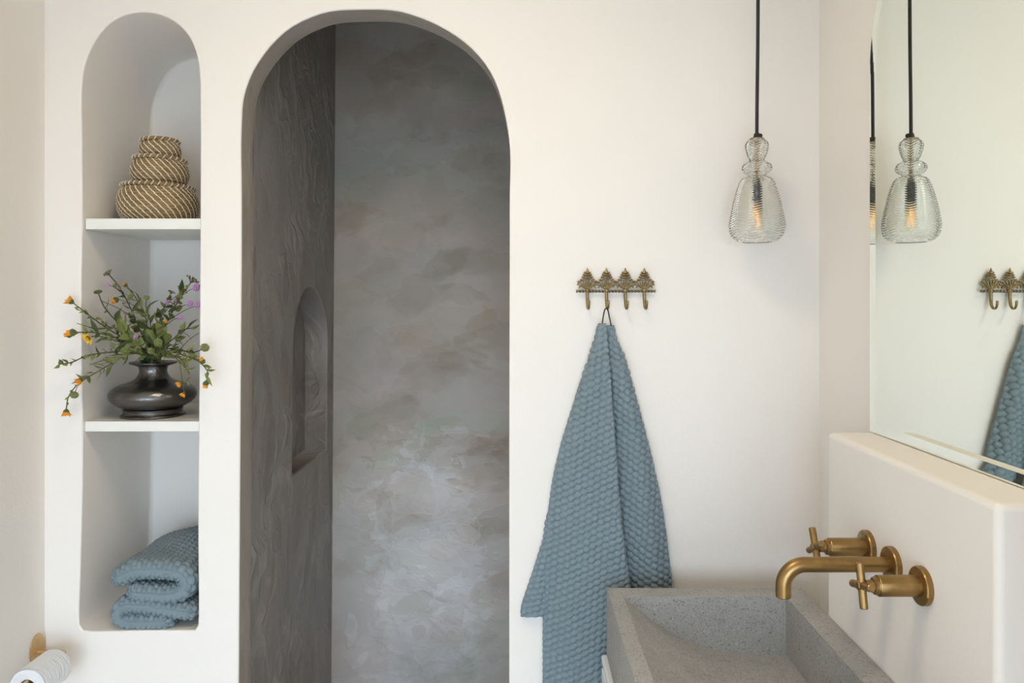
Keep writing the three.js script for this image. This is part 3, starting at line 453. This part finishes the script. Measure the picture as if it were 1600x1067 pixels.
// ------------------------------------------------------------------ waffle towels
// relief of the honeycomb weave: puffed cells on a staggered lattice
function waffle(u, v, a, b = a * 0.8) { const j = Math.round(v / b); let best = 9; for (let k = -1; k <= 1; k++) { const row = j + k, x = u / a - (row & 1) * 0.5, dx = (x - Math.round(x)) * 2, dy = (v / b - row) * 1.7; best = Math.min(best, dx * dx * 0.62 + dy * dy); } return Math.pow(clamp(1.02 - best, 0, 1), 0.6); }
const poly = (pts) => { const c = new THREE.CatmullRomCurve3(pts.map(([a, b, z]) => V(a, b, z ?? 0)), false, 'centripetal'), T = c.getPoints(400); return (v) => { let lo = 0, hi = 400; while (hi - lo > 1) { const m = (lo + hi) >> 1; T[m].y <= v ? lo = m : hi = m; } const k = clamp((v - T[lo].y) / Math.max(1e-9, T[hi].y - T[lo].y), 0, 1); return [T[lo].x + (T[hi].x - T[lo].x) * k, T[lo].z + (T[hi].z - T[lo].z) * k]; }; };
{
  const t = thing('hanging_towel', 'blue-grey waffle bath towel hanging from the second brass hook', 'towel', [at(947, 0).x, at(0, 1200, 1.96).y, 0]);
  const o = t.position;
  // left and right edges of each panel in frame coordinates, z in metres; frame v runs 0..1 down the panel
  function panel(v0, v1, Lp, Rp, zf, th, ang, nu, nv) {
    const Lf = poly(Lp), Rf = poly(Rp);
    const mid = (s, tt) => { const v = v0 + (v1 - v0) * tt, [xl] = Lf(v), [xr] = Rf(v), u = xl + (xr - xl) * s, z = zf(s, tt); const p = at(u, v, DIST - z); return p.sub(o); };
    const side = (sgn) => surface(nu, sgn > 0 ? nv : Math.round(nv / 3), (s, tt) => { const p = mid(s, tt), e = Math.sqrt(Math.max(0, 1 - Math.pow(Math.abs(2 * s - 1), 10))); p.z += sgn * th * e; return p; },
      sgn > 0 ? (s, tt) => { const p = mid(s, tt), c = Math.cos(ang), n = Math.sin(ang), w = smooth(0.0, 0.03, s) * smooth(0, 0.03, 1 - s) * 0.7 + 0.3; const wob = 0.004 * (vnoise(p.x * 25, p.y * 25, 5) - 0.5); return -0.0085 * w * waffle(p.x * c + p.y * n + wob, -p.x * n + p.y * c + wob, 0.0185, 0.0145) * (0.4 * smooth(0, 0.01, tt) + 0.6 * smooth(0.0, 0.1, tt)); } : null);
    const f = side(1), b = side(-1);
    return [f, b];
  }
  const bell = (x, c, w) => Math.exp(-(((x - c) / w) ** 2));
  const front = panel(505, 1120,
    [[936, 500], [932.5, 512], [929, 530], [920, 560], [906, 600], [891, 648], [878, 690], [866, 740], [858, 790], [853, 840], [851, 900], [849, 980], [848.5, 1060], [848, 1130]],
    [[947, 500], [947, 515], [948, 535], [951.5, 570], [957, 640], [962, 700], [967, 770], [974, 840], [981, 890], [986, 925], [994, 980], [1004, 1060], [1012, 1130]],
    (s, tt) => 0.012 + 0.022 * smooth(0, 0.3, s) + 0.028 * smooth(0.3, 1, s) * smooth(0, 0.3, tt) + 0.008 * bell(s, 0.45, 0.2) * tt - 0.006 * bell(s, 0.7, 0.1) * tt, 0.004, 0.5, 220, 640);
  const right = panel(508, 1000,
    [[942, 500], [944, 520], [947, 545], [951, 600], [956, 680], [962, 760], [968, 830], [975, 900], [985, 1010]],
    [[959, 500], [960.5, 515], [962, 528], [975, 560], [991, 615], [1005, 665], [1019, 720], [1031, 775], [1039, 825], [1044.5, 870], [1049, 910], [1053, 1010]],
    (s, tt) => 0.014 + 0.016 * smooth(1, 0.65, s) * smooth(0, 0.2, tt) + 0.012 * bell(s, 0.62, 0.22) * tt - 0.008 * bell(s, 0.05, 0.15), 0.004, -0.62, 140, 540);
  const flap = panel(800, 962,
    [[856, 795], [850, 840], [843, 862], [833, 893], [823, 922], [815, 947], [814, 965]],
    [[870, 795], [872, 850], [876, 900], [882, 940], [885, 965]],
    (s, tt) => 0.006 + 0.006 * s + 0.006 * bell(s, 0.3, 0.15), 0.003, 0.3, 60, 150);
  mesh('cloth', merge([...front, ...right, ...flap]), M.towel, t);
  const hook = at(947, 481.5, 1.957);
  mesh('loop', tube([at(941, 506, 1.972), at(942.5, 495, 1.968), at(945, 484, 1.96), hook, at(949.5, 484, 1.962), at(952, 495, 1.966), at(955, 509, 1.972)].map((p) => p.sub(o)), 0.0017, 40, 7), M.black, t);
}
// folded towels on the niche floor: a thick folded strip whose front edge is rounded over
function folded(name, label, line, th, z0, z1, lift, cell) {
  const t = thing(name, label, 'towel', [(245 - 812) * DIST / FOCAL, Y0, 0], 'folded towels on the niche floor'); const o = t.position;
  const c = new THREE.CatmullRomCurve3(line.map(([u, v]) => at(u, v - 4, 2.015)), false, 'centripetal'), N = 260, P = c.getSpacedPoints(N), Ln = c.getLength();
  // closed outline round the centre line: out along one side, round the end, back along the other
  const nA = 520, half = Ln, capL = Math.PI * th / 2, tot = 2 * half + 2 * capL;
  const sample = (q) => { const k = clamp(q / Ln, 0, 1) * N, i = Math.min(N - 1, Math.floor(k)), p = P[i].clone().lerp(P[i + 1], k - i), d = P[i + 1].clone().sub(P[i]).normalize(); return [p, d]; };
  const off = (a) => { let l = (a * tot) % tot; if (l < half) { const [p, d] = sample(l); return [p, V(-d.y, d.x, 0)]; } l -= half; if (l < capL) { const [p, d] = sample(Ln), w = Math.PI / 2 - l / capL * Math.PI; return [p, V(-d.y, d.x, 0).multiplyScalar(Math.sin(w)).addScaledVector(d, Math.cos(w))]; } l -= capL; if (l < half) { const [p, d] = sample(Ln - l); return [p, V(d.y, -d.x, 0)]; } l -= half; const [p, d] = sample(0), w = -Math.PI / 2 + l / capL * Math.PI; return [p, V(-d.y, d.x, 0).multiplyScalar(Math.sin(w)).addScaledVector(d, -Math.cos(w))]; };
  const depth = z0 - z1, rf = th * 0.55;
  const f = (s, tt) => {
    const g = tt * 1.0, zz = z0 - depth * g - (rf * 0.0), inn = z0 - zz, k = inn < rf ? Math.sqrt(Math.max(0, 1 - (1 - inn / rf) ** 2)) : 1, back = z0 - z1 - inn, kb = back < rf ? Math.sqrt(Math.max(0, 1 - (1 - back / rf) ** 2)) : 1;
    const [p, n] = off(s), q = p.clone().addScaledVector(n, th / 2 * Math.min(k, kb)); q.z = zz; lift(q, inn / depth); return q.sub(o);
  };
  const warp = (tt) => tt < 0.25 ? tt * tt * 2.0 : 0.125 + (tt - 0.25) * 0.875 / 0.75;
  const F = (s, tt) => f(s, warp(tt));
  mesh('folded_cloth', surface(nA, 230, F, (s, tt) => { const u = s * tot, v = warp(tt) * depth; const e = warp(tt); return 0.0095 * smooth(0, 0.006, e) * smooth(0, 0.006, 1 - e) * waffle(v + 0.003 * vnoise(u * 30, v * 30, 8), u, cell, cell * 0.8); }), M.towel, t);
  return t;
}
folded('folded_towel', 'blue-grey waffle towel folded open to the right, lying on the niche floor', [[258, 974.5], [230, 975.5], [205, 975], [191, 971.5], [186, 963], [190, 953.5], [205, 949], [235, 951], [265, 956], [294, 960]], 0.032, -0.006, -0.27, (q, k) => { q.y += 0.006 * Math.sin(q.x * 40) * k; }, 0.0165);
folded('folded_towel', 'blue-grey waffle towel on top of the folded pile, its fold curling at the right', [[212, 930], [235, 931.5], [262, 932.5], [284, 927], [292, 913], [284, 900], [262, 895], [235, 894], [210, 896], [188, 905]], 0.038, -0.004, -0.275, (q, k) => { const e = smooth(-1.06, -0.86, q.x); q.y += (q.y > 0.84 ? 0.04 * e * smooth(0.15, 0.9, k) : 0) + 0.004 * Math.sin(q.x * 30 + 9 * k) * k; }, 0.0165);

// ------------------------------------------------------------------ brass hook rack
{
  const y = at(0, 455, 1.99).y, t = thing('hook_rack', 'ornate antique brass rack of four pine-cone hooks on a twisted rail', 'hook rack', [at(962, 0, 1.99).x, y, 0]);
  const o = t.position, d = 1.988, s = d / FOCAL, r1 = at(901, 455, d).sub(o), r2 = at(1023.5, 455, d).sub(o);
  const rope = []; for (let k = 0; k < 2; k++) { const q = []; for (let i = 0; i <= 130; i++) { const a = i / 130 * 6.2832 * 12 + k * Math.PI; q.push(V(r1.x + (r2.x - r1.x) * i / 130, 0.0021 * Math.cos(a), r1.z + 0.0021 * Math.sin(a))); } rope.push(capTube(q, 0.0019, 260, 6)); }
  mesh('rail', merge(rope), M.rackBrass, t);
  const lobe = (x, y0, rx, ry, rz, rot = 0, z = 0) => { const g = new THREE.SphereGeometry(1, 14, 10); g.scale(rx, ry, rz); g.rotateZ(rot); g.translate(x, y0, z); return g; };
  // crest, in frame pixels about the crossing with the rail
  const cr = [];
  const px = (x, yy, rx, ry, rot, z = 0.003, rz = 0.0026) => cr.push(lobe(x * s, yy * s, rx * s, ry * s, rz, rot, z));
  const cone = new THREE.ConeGeometry(3.2 * s, 9 * s, 12); cone.translate(0, 31.5 * s, 0.004); cr.push(cone);
  for (const [yy, w, n] of [[28, 4.6, 3], [24.6, 6.2, 4], [20.8, 7.6, 5]]) { px(0, yy, w * 0.86, 1.7, 0, 0.0045, 0.0045); for (let k = 0; k < n; k++) { const q = (k / (n - 1) - 0.5) * 2; px(q * w * 0.8, yy + 0.4 * (1 - q * q), w * 0.34, 1.5, q * 0.55, 0.005 - 0.002 * q * q, 0.0035); } }
  for (const m of [-1, 1]) {
    for (const [deg, len, w, z] of [[9, 15, 1.15, 0.006], [28, 15.5, 1.15, 0.0045], [46, 17, 1.2, 0.0055], [60, 16, 1.1, 0.004]]) { const a = deg * Math.PI / 180; px(m * Math.sin(a) * len * 0.5, 2.2 + Math.cos(a) * len * 0.52, w, len * 0.5, -m * a, z, 0.0027); }
    px(m * 10.6, 15.2, 4.6, 1.35, m * -0.25, 0.0036); px(m * 13.0, 11.6, 3.4, 1.3, m * -1.0, 0.003); px(m * 7.2, 17.4, 3.6, 1.2, m * 0.2, 0.004); px(m * 10.8, 6.6, 2.8, 0.9, m * -1.1, 0.0026);
  }
  px(0, 2.2, 3.0, 2.8, 0, 0.0042); px(0, 17.2, 4.6, 1.3, 0, 0.005);
  const crest = merge(cr).scale(1.08, 1.04, 1.25), hookGeo = (() => {
    const c = new THREE.CatmullRomCurve3([V(0, 0.004, 0.003), V(0, -0.010, 0.0045), V(0.0002, -0.026, 0.006), V(0.0005, -0.039, 0.010), V(0.001, -0.0455, 0.019), V(0.0013, -0.0425, 0.029), V(0.0014, -0.032, 0.0335), V(0.0014, -0.0285, 0.034)], false, 'centripetal');
    const n = 50, pts = c.getPoints(n), fr = c.computeFrenetFrames(n, false);
    const g = surface(10, n, (a, b) => { const i = Math.round(b * n), w = a * 6.2832, r = 0.0045 - 0.0012 * smooth(0, 0.8, b); return pts[i].clone().addScaledVector(fr.normals[i], Math.cos(w) * r).addScaledVector(fr.binormals[i], Math.sin(w) * r); });
    const ball = new THREE.SphereGeometry(0.0036, 14, 10); ball.translate(0.0014, -0.0275, 0.034); return merge([g, ball]);
  })();
  const screw = lathe([[0, 0.0092], [0.0018, 0.0088], [0.0026, 0.0075], [0.0026, 0.006]], 14); screw.rotateX(Math.PI / 2);
  for (const u of [917.6, 947.6, 977, 1006.8]) {
    const h = new THREE.Group(); h.name = 'hook'; h.position.set((u - 962) * s, 0, DIST - d - 0.006 - 0.0); t.add(h);
    mesh('crest', crest, M.rackBrass, h); mesh('hook_arm', hookGeo, M.rackBrass, h); mesh('screw', screw, M.rackBrass, h);
  }
}

// ------------------------------------------------------------------ pendant lamp
{
  const d = 1.886, s = d / FOCAL, c = at(1182.5, 378.5, d), t = thing('pendant_lamp', 'clear ribbed glass pendant lamp on a black cord in front of the wall', 'lamp', [c.x, c.y, c.z]);
  const Y = (v) => (378.5 - v) * s;
  // outer outline of the glass from the open foot to the collar
  const out = [[23, 378.3], [31, 376], [38.5, 369], [42, 358], [42.3, 350], [40.6, 338], [37.4, 322], [33.6, 306], [29, 291], [24, 280.5], [17.5, 276.6], [13, 275], [13.5, 273.4], [18.5, 270.6], [22, 266], [22.6, 262.6], [21, 257.6], [16, 253.6], [11, 251.6], [11, 249.6], [13.2, 245], [15.6, 238], [17.3, 230], [17.2, 225.5], [15, 221], [11.6, 218.4]];
  const cv = new THREE.CatmullRomCurve3(out.map(([r, v]) => V(r * s, Y(v), 0)), false, 'centripetal'), n = 420, P = cv.getPoints(n);
  const nrm = P.map((p, i) => { const a = P[Math.max(0, i - 1)], b = P[Math.min(n, i + 1)], q = b.clone().sub(a).normalize(); return [q.y, -q.x]; });
  const wall = (thk, rib) => surface(240, n, (a, b) => { const i = Math.round(b * n), w = a * 6.2832, p = P[i]; const q = Math.sin(p.y * 1050 + 16 * Math.abs(((w / 1.0472) % 1) - 0.5)), R = p.x - thk * nrm[i][0] + (rib ? 0.0009 * q * smooth(0, 0.05, b) * nrm[i][0] : 0), y = p.y - thk * nrm[i][1]; return V(R * Math.cos(w), y, R * Math.sin(w)); });
  const oG = wall(0, true), iG = wall(0.0016, false); { const id = iG.index.array; for (let i = 0; i < id.length; i += 3) { const q = id[i]; id[i] = id[i + 1]; id[i + 1] = q; } iG.computeVertexNormals(); }
  // close the shell at foot and collar
  const ring = (b) => { const i = b ? n : 0, p = P[i], q = [p.x - 0.0016 * nrm[i][0], p.y - 0.0016 * nrm[i][1]]; const g = surface(240, 1, (a, k) => { const w = a * 6.2832, R = p.x + (q[0] - p.x) * k, y = p.y + (q[1] - p.y) * k; return V(R * Math.cos(w), y, R * Math.sin(w)); }); if (!b) { const id = g.index.array; for (let j = 0; j < id.length; j += 3) { const z = id[j]; id[j] = id[j + 1]; id[j + 1] = z; } g.computeVertexNormals(); } return g; };
  const flipAll = (g) => { const id = g.index.array; for (let j = 0; j < id.length; j += 3) { const z = id[j]; id[j] = id[j + 1]; id[j + 1] = z; } g.computeVertexNormals(); return g; };
  mesh('glass_shade', mergeVertices(merge([oG, iG, ring(0), ring(1)].map(flipAll)).deleteAttribute('uv'), 1e-6), M.glass, t);
  mesh('cap', lathe([[0, Y(216)], [10.2 * s, Y(216)], [11.2 * s, Y(216.7)], [11.2 * s, Y(218)], [10.4 * s, Y(218.8)], [0, Y(218.8)]], 40), M.brass, t);
  mesh('rod', rod(V(0, Y(219), 0), V(0, Y(282), 0), 2.6 * s, 14), M.brass, t);
  const fit = new THREE.Group(); fit.name = 'bulb_holder'; t.add(fit);
  const sp = [[0, Y(281)], [6.4 * s, Y(281)]]; for (let k = 0; k <= 24; k++) { const v = 282 + k * 1.5; sp.push([(7.0 + 0.5 * ((k & 1) ? 1 : 0)) * s, Y(v)]); } sp.push([7.8 * s, Y(318.5)], [7.8 * s, Y(320.5)], [0, Y(320.5)]);
  mesh('socket', lathe(sp, 32), M.socket, fit);
  const bulb = new THREE.Group(); bulb.name = 'bulb'; t.add(bulb);
  mesh('bulb_glass', splineLathe([[0, Y(352)], [4.5 * s, Y(351)], [8.2 * s, Y(346)], [9.2 * s, Y(339)], [8, Y(331)].map((x, i) => i ? x : 8 * s), [5.4 * s, Y(324)], [5.2 * s, Y(320)]], 32, 40), new THREE.MeshPhysicalMaterial({ color: lin(1.0, 0.9, 0.74), transmission: 1, thickness: 0, roughness: 0, ior: 1.2 }), bulb);
  const fl = []; for (let k = 0; k < 6; k++) { const a = k / 6 * 6.2832; fl.push(rod(V(2.2 * s * Math.cos(a), Y(346), 2.2 * s * Math.sin(a)), V(3.2 * s * Math.cos(a + 0.5), Y(327), 3.2 * s * Math.sin(a + 0.5)), 0.0009, 6, 0.0002)); }
  mesh('filament', merge(fl), M.filament, bulb);
  const glow = new THREE.PointLight(new THREE.Color().setRGB(1, 0.6, 0.3), 0.00012, 0, 2); glow.shadow.radius = 0.25; glow.position.set(0, Y(336), 0); glow.castShadow = true; glow.name = 'filament_light'; bulb.add(glow);
  mesh('cord_grip', merge([lathe([[0, Y(216.2)], [5.2 * s, Y(216)], [5.4 * s, Y(214.6)], [4.2 * s, Y(209)], [3.2 * s, Y(207.8)], [0, Y(207.8)]], 24), (() => { const g = new THREE.SphereGeometry(3.6 * s, 14, 10); g.translate(5.2 * s, Y(212), 0); return g; })()]), M.black, t);
  mesh('cord', tube([V(0, Y(212), 0), V(0.0008, Y(150), 0), V(0.0022, Y(80), 0), V(0.003, Y(0), 0), V(0.003, H - c.y - 0.03, 0)], 2.7 * s, 30, 10), M.black, t);
  mesh('ceiling_rose', lathe([[0, H - c.y - 0.001], [0.05, H - c.y - 0.001], [0.05, H - c.y - 0.02], [0.045, H - c.y - 0.028], [0, H - c.y - 0.03]], 40), M.black, t);
}

// ------------------------------------------------------------------ arched bevelled mirror standing on the ledge
{
  const z0 = 0.314, z1 = 1.014, y0 = 1.3125, R = (z1 - z0) / 2, ys = 2.10, bw = 0.02, X = XR - 0.0085, lift = bw * Math.tan(8.5 * Math.PI / 180);
  const t = thing('arched_mirror', 'tall arched frameless wall mirror standing on the ledge above the faucet', 'mirror', [XR, y0, (z0 + z1) / 2]); const o = t.position;
  const ringOf = (b) => { const q = [[z1 - b, y0 + b], [z0 + b, y0 + b]]; for (let k = 0; k <= 48; k++) { const a = Math.PI - k / 48 * Math.PI; q.push([(z0 + z1) / 2 + (R - b) * Math.cos(a), ys + (R - b) * Math.sin(a)]); } return q; };
  const a = ringOf(0), b = ringOf(bw), n = a.length;
  const flat = new THREE.ShapeGeometry(new THREE.Shape(b.map(([z, y]) => new THREE.Vector2(z, y))));
  { const p = flat.attributes.position; for (let i = 0; i < p.count; i++) p.setXYZ(i, X - o.x, p.getY(i) - o.y, p.getX(i) - o.z); flat.computeVertexNormals(); }
  const band = (A, xa, B, xb) => { const pos = [], idx = []; for (let i = 0; i < n; i++) { const j = (i + 1) % n, k = pos.length / 3; pos.push(xa - o.x, A[i][1] - o.y, A[i][0] - o.z, xa - o.x, A[j][1] - o.y, A[j][0] - o.z, xb - o.x, B[i][1] - o.y, B[i][0] - o.z, xb - o.x, B[j][1] - o.y, B[j][0] - o.z); idx.push(k, k + 1, k + 2, k + 1, k + 3, k + 2); } const g = new THREE.BufferGeometry(); g.setAttribute('position', new THREE.Float32BufferAttribute(pos, 3)); g.setIndex(idx); g.computeVertexNormals(); return g; };
  mesh('mirror_glass', flat, M.mirror, t);
  mesh('bevel', band(b, X, a, X - lift), M.mirror, t);
  mesh('edge', band(a, X - lift, a, XR - 0.0005), M.glassEdge, t);
}

// ------------------------------------------------------------------ concrete basin on a white vanity
{
  const x0 = 0.209, x1 = 0.6765, y0 = 0.7465, y1 = 0.911, z0 = 0.164, z1 = 1.0;
  const t = thing('concrete_basin', 'grey speckled concrete basin with a curved sloping bowl', 'sink', [(x0 + x1) / 2, y0, (z0 + z1) / 2]); const o = t.position;
  const body = new Brush(box(x0 - o.x, x1 - o.x, 0, y1 - y0, z0 - o.z, z1 - o.z, 0.0022, 2)); body.updateMatrixWorld();
  const d = 1.781, prof = [[973.5, 931], [985, 942], [1004, 958], [1022, 971.5], [1045, 986.5], [1065, 997], [1085, 1005], [1110, 1013], [1139, 1018.6], [1179, 1022], [1228, 1023]].map(([u, v]) => { const p = at(u, v, d); return V(p.x - o.x, p.y - o.y, 0); });
  const sm = new THREE.CatmullRomCurve3(prof, false, 'centripetal').getPoints(48);
  const sh = new THREE.Shape([new THREE.Vector2(sm[0].x - 0.004, y1 - y0 + 0.05), new THREE.Vector2(sm[0].x - 0.004, y1 - y0 + 0.003), ...sm.map((p) => new THREE.Vector2(p.x, p.y)), new THREE.Vector2(sm[48].x, y1 - y0 + 0.05)]);
  const cut = new THREE.ExtrudeGeometry(sh, { depth: 0.727, bevelEnabled: false, curveSegments: 4 }); cut.translate(0, 0, DIST - d - o.z);
  const cb = new Brush(cut); cb.updateMatrixWorld();
  const ev = new Evaluator(); ev.useGroups = false; ev.attributes = ['position', 'normal'];
  const res = ev.evaluate(body, cb, SUBTRACTION);
  const g = boxUV(toCreasedNormals(clean(res.geometry), 0.35));
  mesh('bowl', g, M.concrete, t);
  const dz = 0.58 - o.z, dr = lathe([[0, 0.0035], [0.019, 0.003], [0.021, 0.0015], [0.021, 0], [0, 0]], 36); dr.translate(at(1200, 1023, d).x - o.x - 0.02, at(0, 1023, d).y - o.y + 0.0005, dz + 0.1);
  mesh('drain', dr, M.brass, t);
  const v = thing('vanity_cabinet', 'glossy white vanity cabinet under the concrete basin', 'cabinet', [0.43, 0, 0.585]);
  mesh('body', box(0.205 - 0.43, 0.675 - 0.43, 0.06, 0.726, 0.158 - 0.585, 1.02 - 0.585, 0.004), M.white, v);
  mesh('countertop', box(0.1975 - 0.43, 0.6765 - 0.43, 0.7262, 0.746, 0.152 - 0.585, 1.03 - 0.585, 0.006, 4), M.white, v);
  for (const k of [0, 1]) { const z = 0.17 + k * 0.425 - 0.585; const f = mesh('drawer_front', box(0.1965 - 0.43, 0.2048 - 0.43, 0.09, 0.722, z, z + 0.415, 0.003), M.white, v); const h = mesh('knob', (() => { const q = lathe([[0, 0.022], [0.011, 0.02], [0.012, 0.016], [0.006, 0.012], [0.005, 0]], 20); q.rotateZ(Math.PI / 2); q.translate(0.1965 - 0.43, 0.6, z + 0.2075); return q; })(), M.brass, f); }
  mesh('plinth', box(0.24 - 0.43, 0.675 - 0.43, 0, 0.06, 0.17 - 0.585, 1.0 - 0.585), M.white, v);
}

// ------------------------------------------------------------------ brass wall faucet
{
  const X = 0.678, Y = 1.1225, t = thing('wall_faucet', 'aged brass wall-mounted faucet with curved spout and two cross handles', 'faucet', [X, Y, 0.616]);
  const turn = (g) => { g.rotateZ(Math.PI / 2); return g; };                 // lathe axis y -> -x, out of the ledge
  const flange = () => turn(toCreasedNormals(lathe([[0, 0], [0.0315, 0], [0.032, 0.0008], [0.032, 0.009], [0.0308, 0.011], [0.0285, 0.012], [0, 0.012]], 64), 0.5));
  const spout = new THREE.Group(); spout.name = 'spout'; t.add(spout);
  mesh('flange', flange(), M.brass, spout);
  const xo = 0.4775 - X, R = 0.039, path = new THREE.CurvePath();
  path.add(new THREE.LineCurve3(V(-0.008, 0, 0), V(xo + R, 0, 0)));
  class Bend extends THREE.Curve { getPoint(k, q = V()) { const a = k * Math.PI / 2; return q.set(xo + R - R * Math.sin(a), -R + R * Math.cos(a), 0); } }
  path.add(new Bend()); path.add(new THREE.LineCurve3(V(xo, -R, 0), V(xo, -0.0575, 0)));
  const tb = new THREE.TubeGeometry(path, 110, 0.0136, 28), rimG = new THREE.TorusGeometry(0.0118, 0.0018, 10, 32); rimG.rotateX(Math.PI / 2); rimG.translate(xo, -0.0575, 0);
  const plug = new THREE.CylinderGeometry(0.011, 0.011, 0.004, 28); plug.translate(xo, -0.052, 0);
  mesh('pipe', merge([tb, rimG]), M.brass, spout); mesh('aerator', plug, M.black, spout);
  for (const [z, a] of [[-0.098, 27], [0.103, 14]]) {
    const h = new THREE.Group(); h.name = 'handle'; h.position.z = z; t.add(h);
    mesh('flange', flange(), M.brass, h);
    mesh('valve_body', turn(toCreasedNormals(lathe([[0.0175, 0.010], [0.0175, 0.0775], [0.0168, 0.0788], [0.0150, 0.0788], [0.0145, 0.0805], [0.0145, 0.0845], [0.0125, 0.0862], [0.0098, 0.0862], [0.0095, 0.0875], [0.0095, 0.098], [0, 0.098]], 48), 0.5)), M.brass, h);
    const c = a * Math.PI / 180, q = (dy, dz) => V(-0.1045, dy * Math.cos(c) + dz * Math.sin(c), -dy * Math.sin(c) + dz * Math.cos(c));
    mesh('cross_handle', merge([rod(q(0.037, 0), q(-0.037, 0), 0.0066), rod(q(0, 0.037), q(0, -0.037), 0.0064), turn(toCreasedNormals(lathe([[0, 0.113], [0.006, 0.1125], [0.0078, 0.110], [0.0078, 0.097], [0, 0.097]], 28), 0.5))]), M.brass, h);
  }
}

// ------------------------------------------------------------------ toilet paper on its holder
{
  const y = 0.697, t = thing('paper_holder', 'small brass toilet paper holder screwed to the left wall', 'paper holder', [XL, y, 0.034]);
  const plate = toCreasedNormals(lathe([[0, 0], [0.0295, 0], [0.030, 0.0008], [0.030, 0.003], [0.0288, 0.0042], [0, 0.0042]], 48), 0.5); plate.rotateZ(-Math.PI / 2); plate.scale(1, 1.35, 1); plate.translate(0, 0.006, 0);
  mesh('plate', plate, M.holderBrass, t);
  for (const dy of [0.030, -0.020]) { const s = lathe([[0, 0.0062], [0.0028, 0.0056], [0.0035, 0.0042], [0.0035, 0.0036]], 14); s.rotateZ(-Math.PI / 2); s.translate(0, dy, 0); mesh('screw', s, M.holderBrass, t); }
  const ax = 0.077;
  mesh('arm', capTube([V(0.002, 0, 0), V(0.04, 0, 0), V(ax - 0.012, 0, 0.001), V(ax - 0.003, 0, 0.005), V(ax, 0, 0.014), V(ax, 0, 0.06), V(ax, 0, 0.2)], 0.0056, 60, 12), M.holderBrass, t);
  const knob = new THREE.SphereGeometry(0.009, 18, 12); knob.translate(ax, 0, 0.206); mesh('end_knob', knob, M.holderBrass, t);
  const r = thing('toilet_roll', 'white toilet paper roll hanging on the brass holder', 'toilet paper', [XL + ax, y - 0.0125, 0.085]);
  const g = toCreasedNormals(lathe([[0.0185, 0], [0.042, 0], [0.0435, 0.0015], [0.0438, 0.05], [0.0435, 0.1035], [0.042, 0.105], [0.0185, 0.105]], 64), 0.5); g.rotateX(Math.PI / 2);
  mesh('paper', g, M.paper, r);
  const co = lathe([[0.0185, 0], [0.0185, 0.105], [0.0178, 0.105], [0.0178, 0], [0.0185, 0]], 48); co.rotateX(Math.PI / 2); mesh('cardboard_core', co, M.card, r);
}

renderer.render(scene, camera);
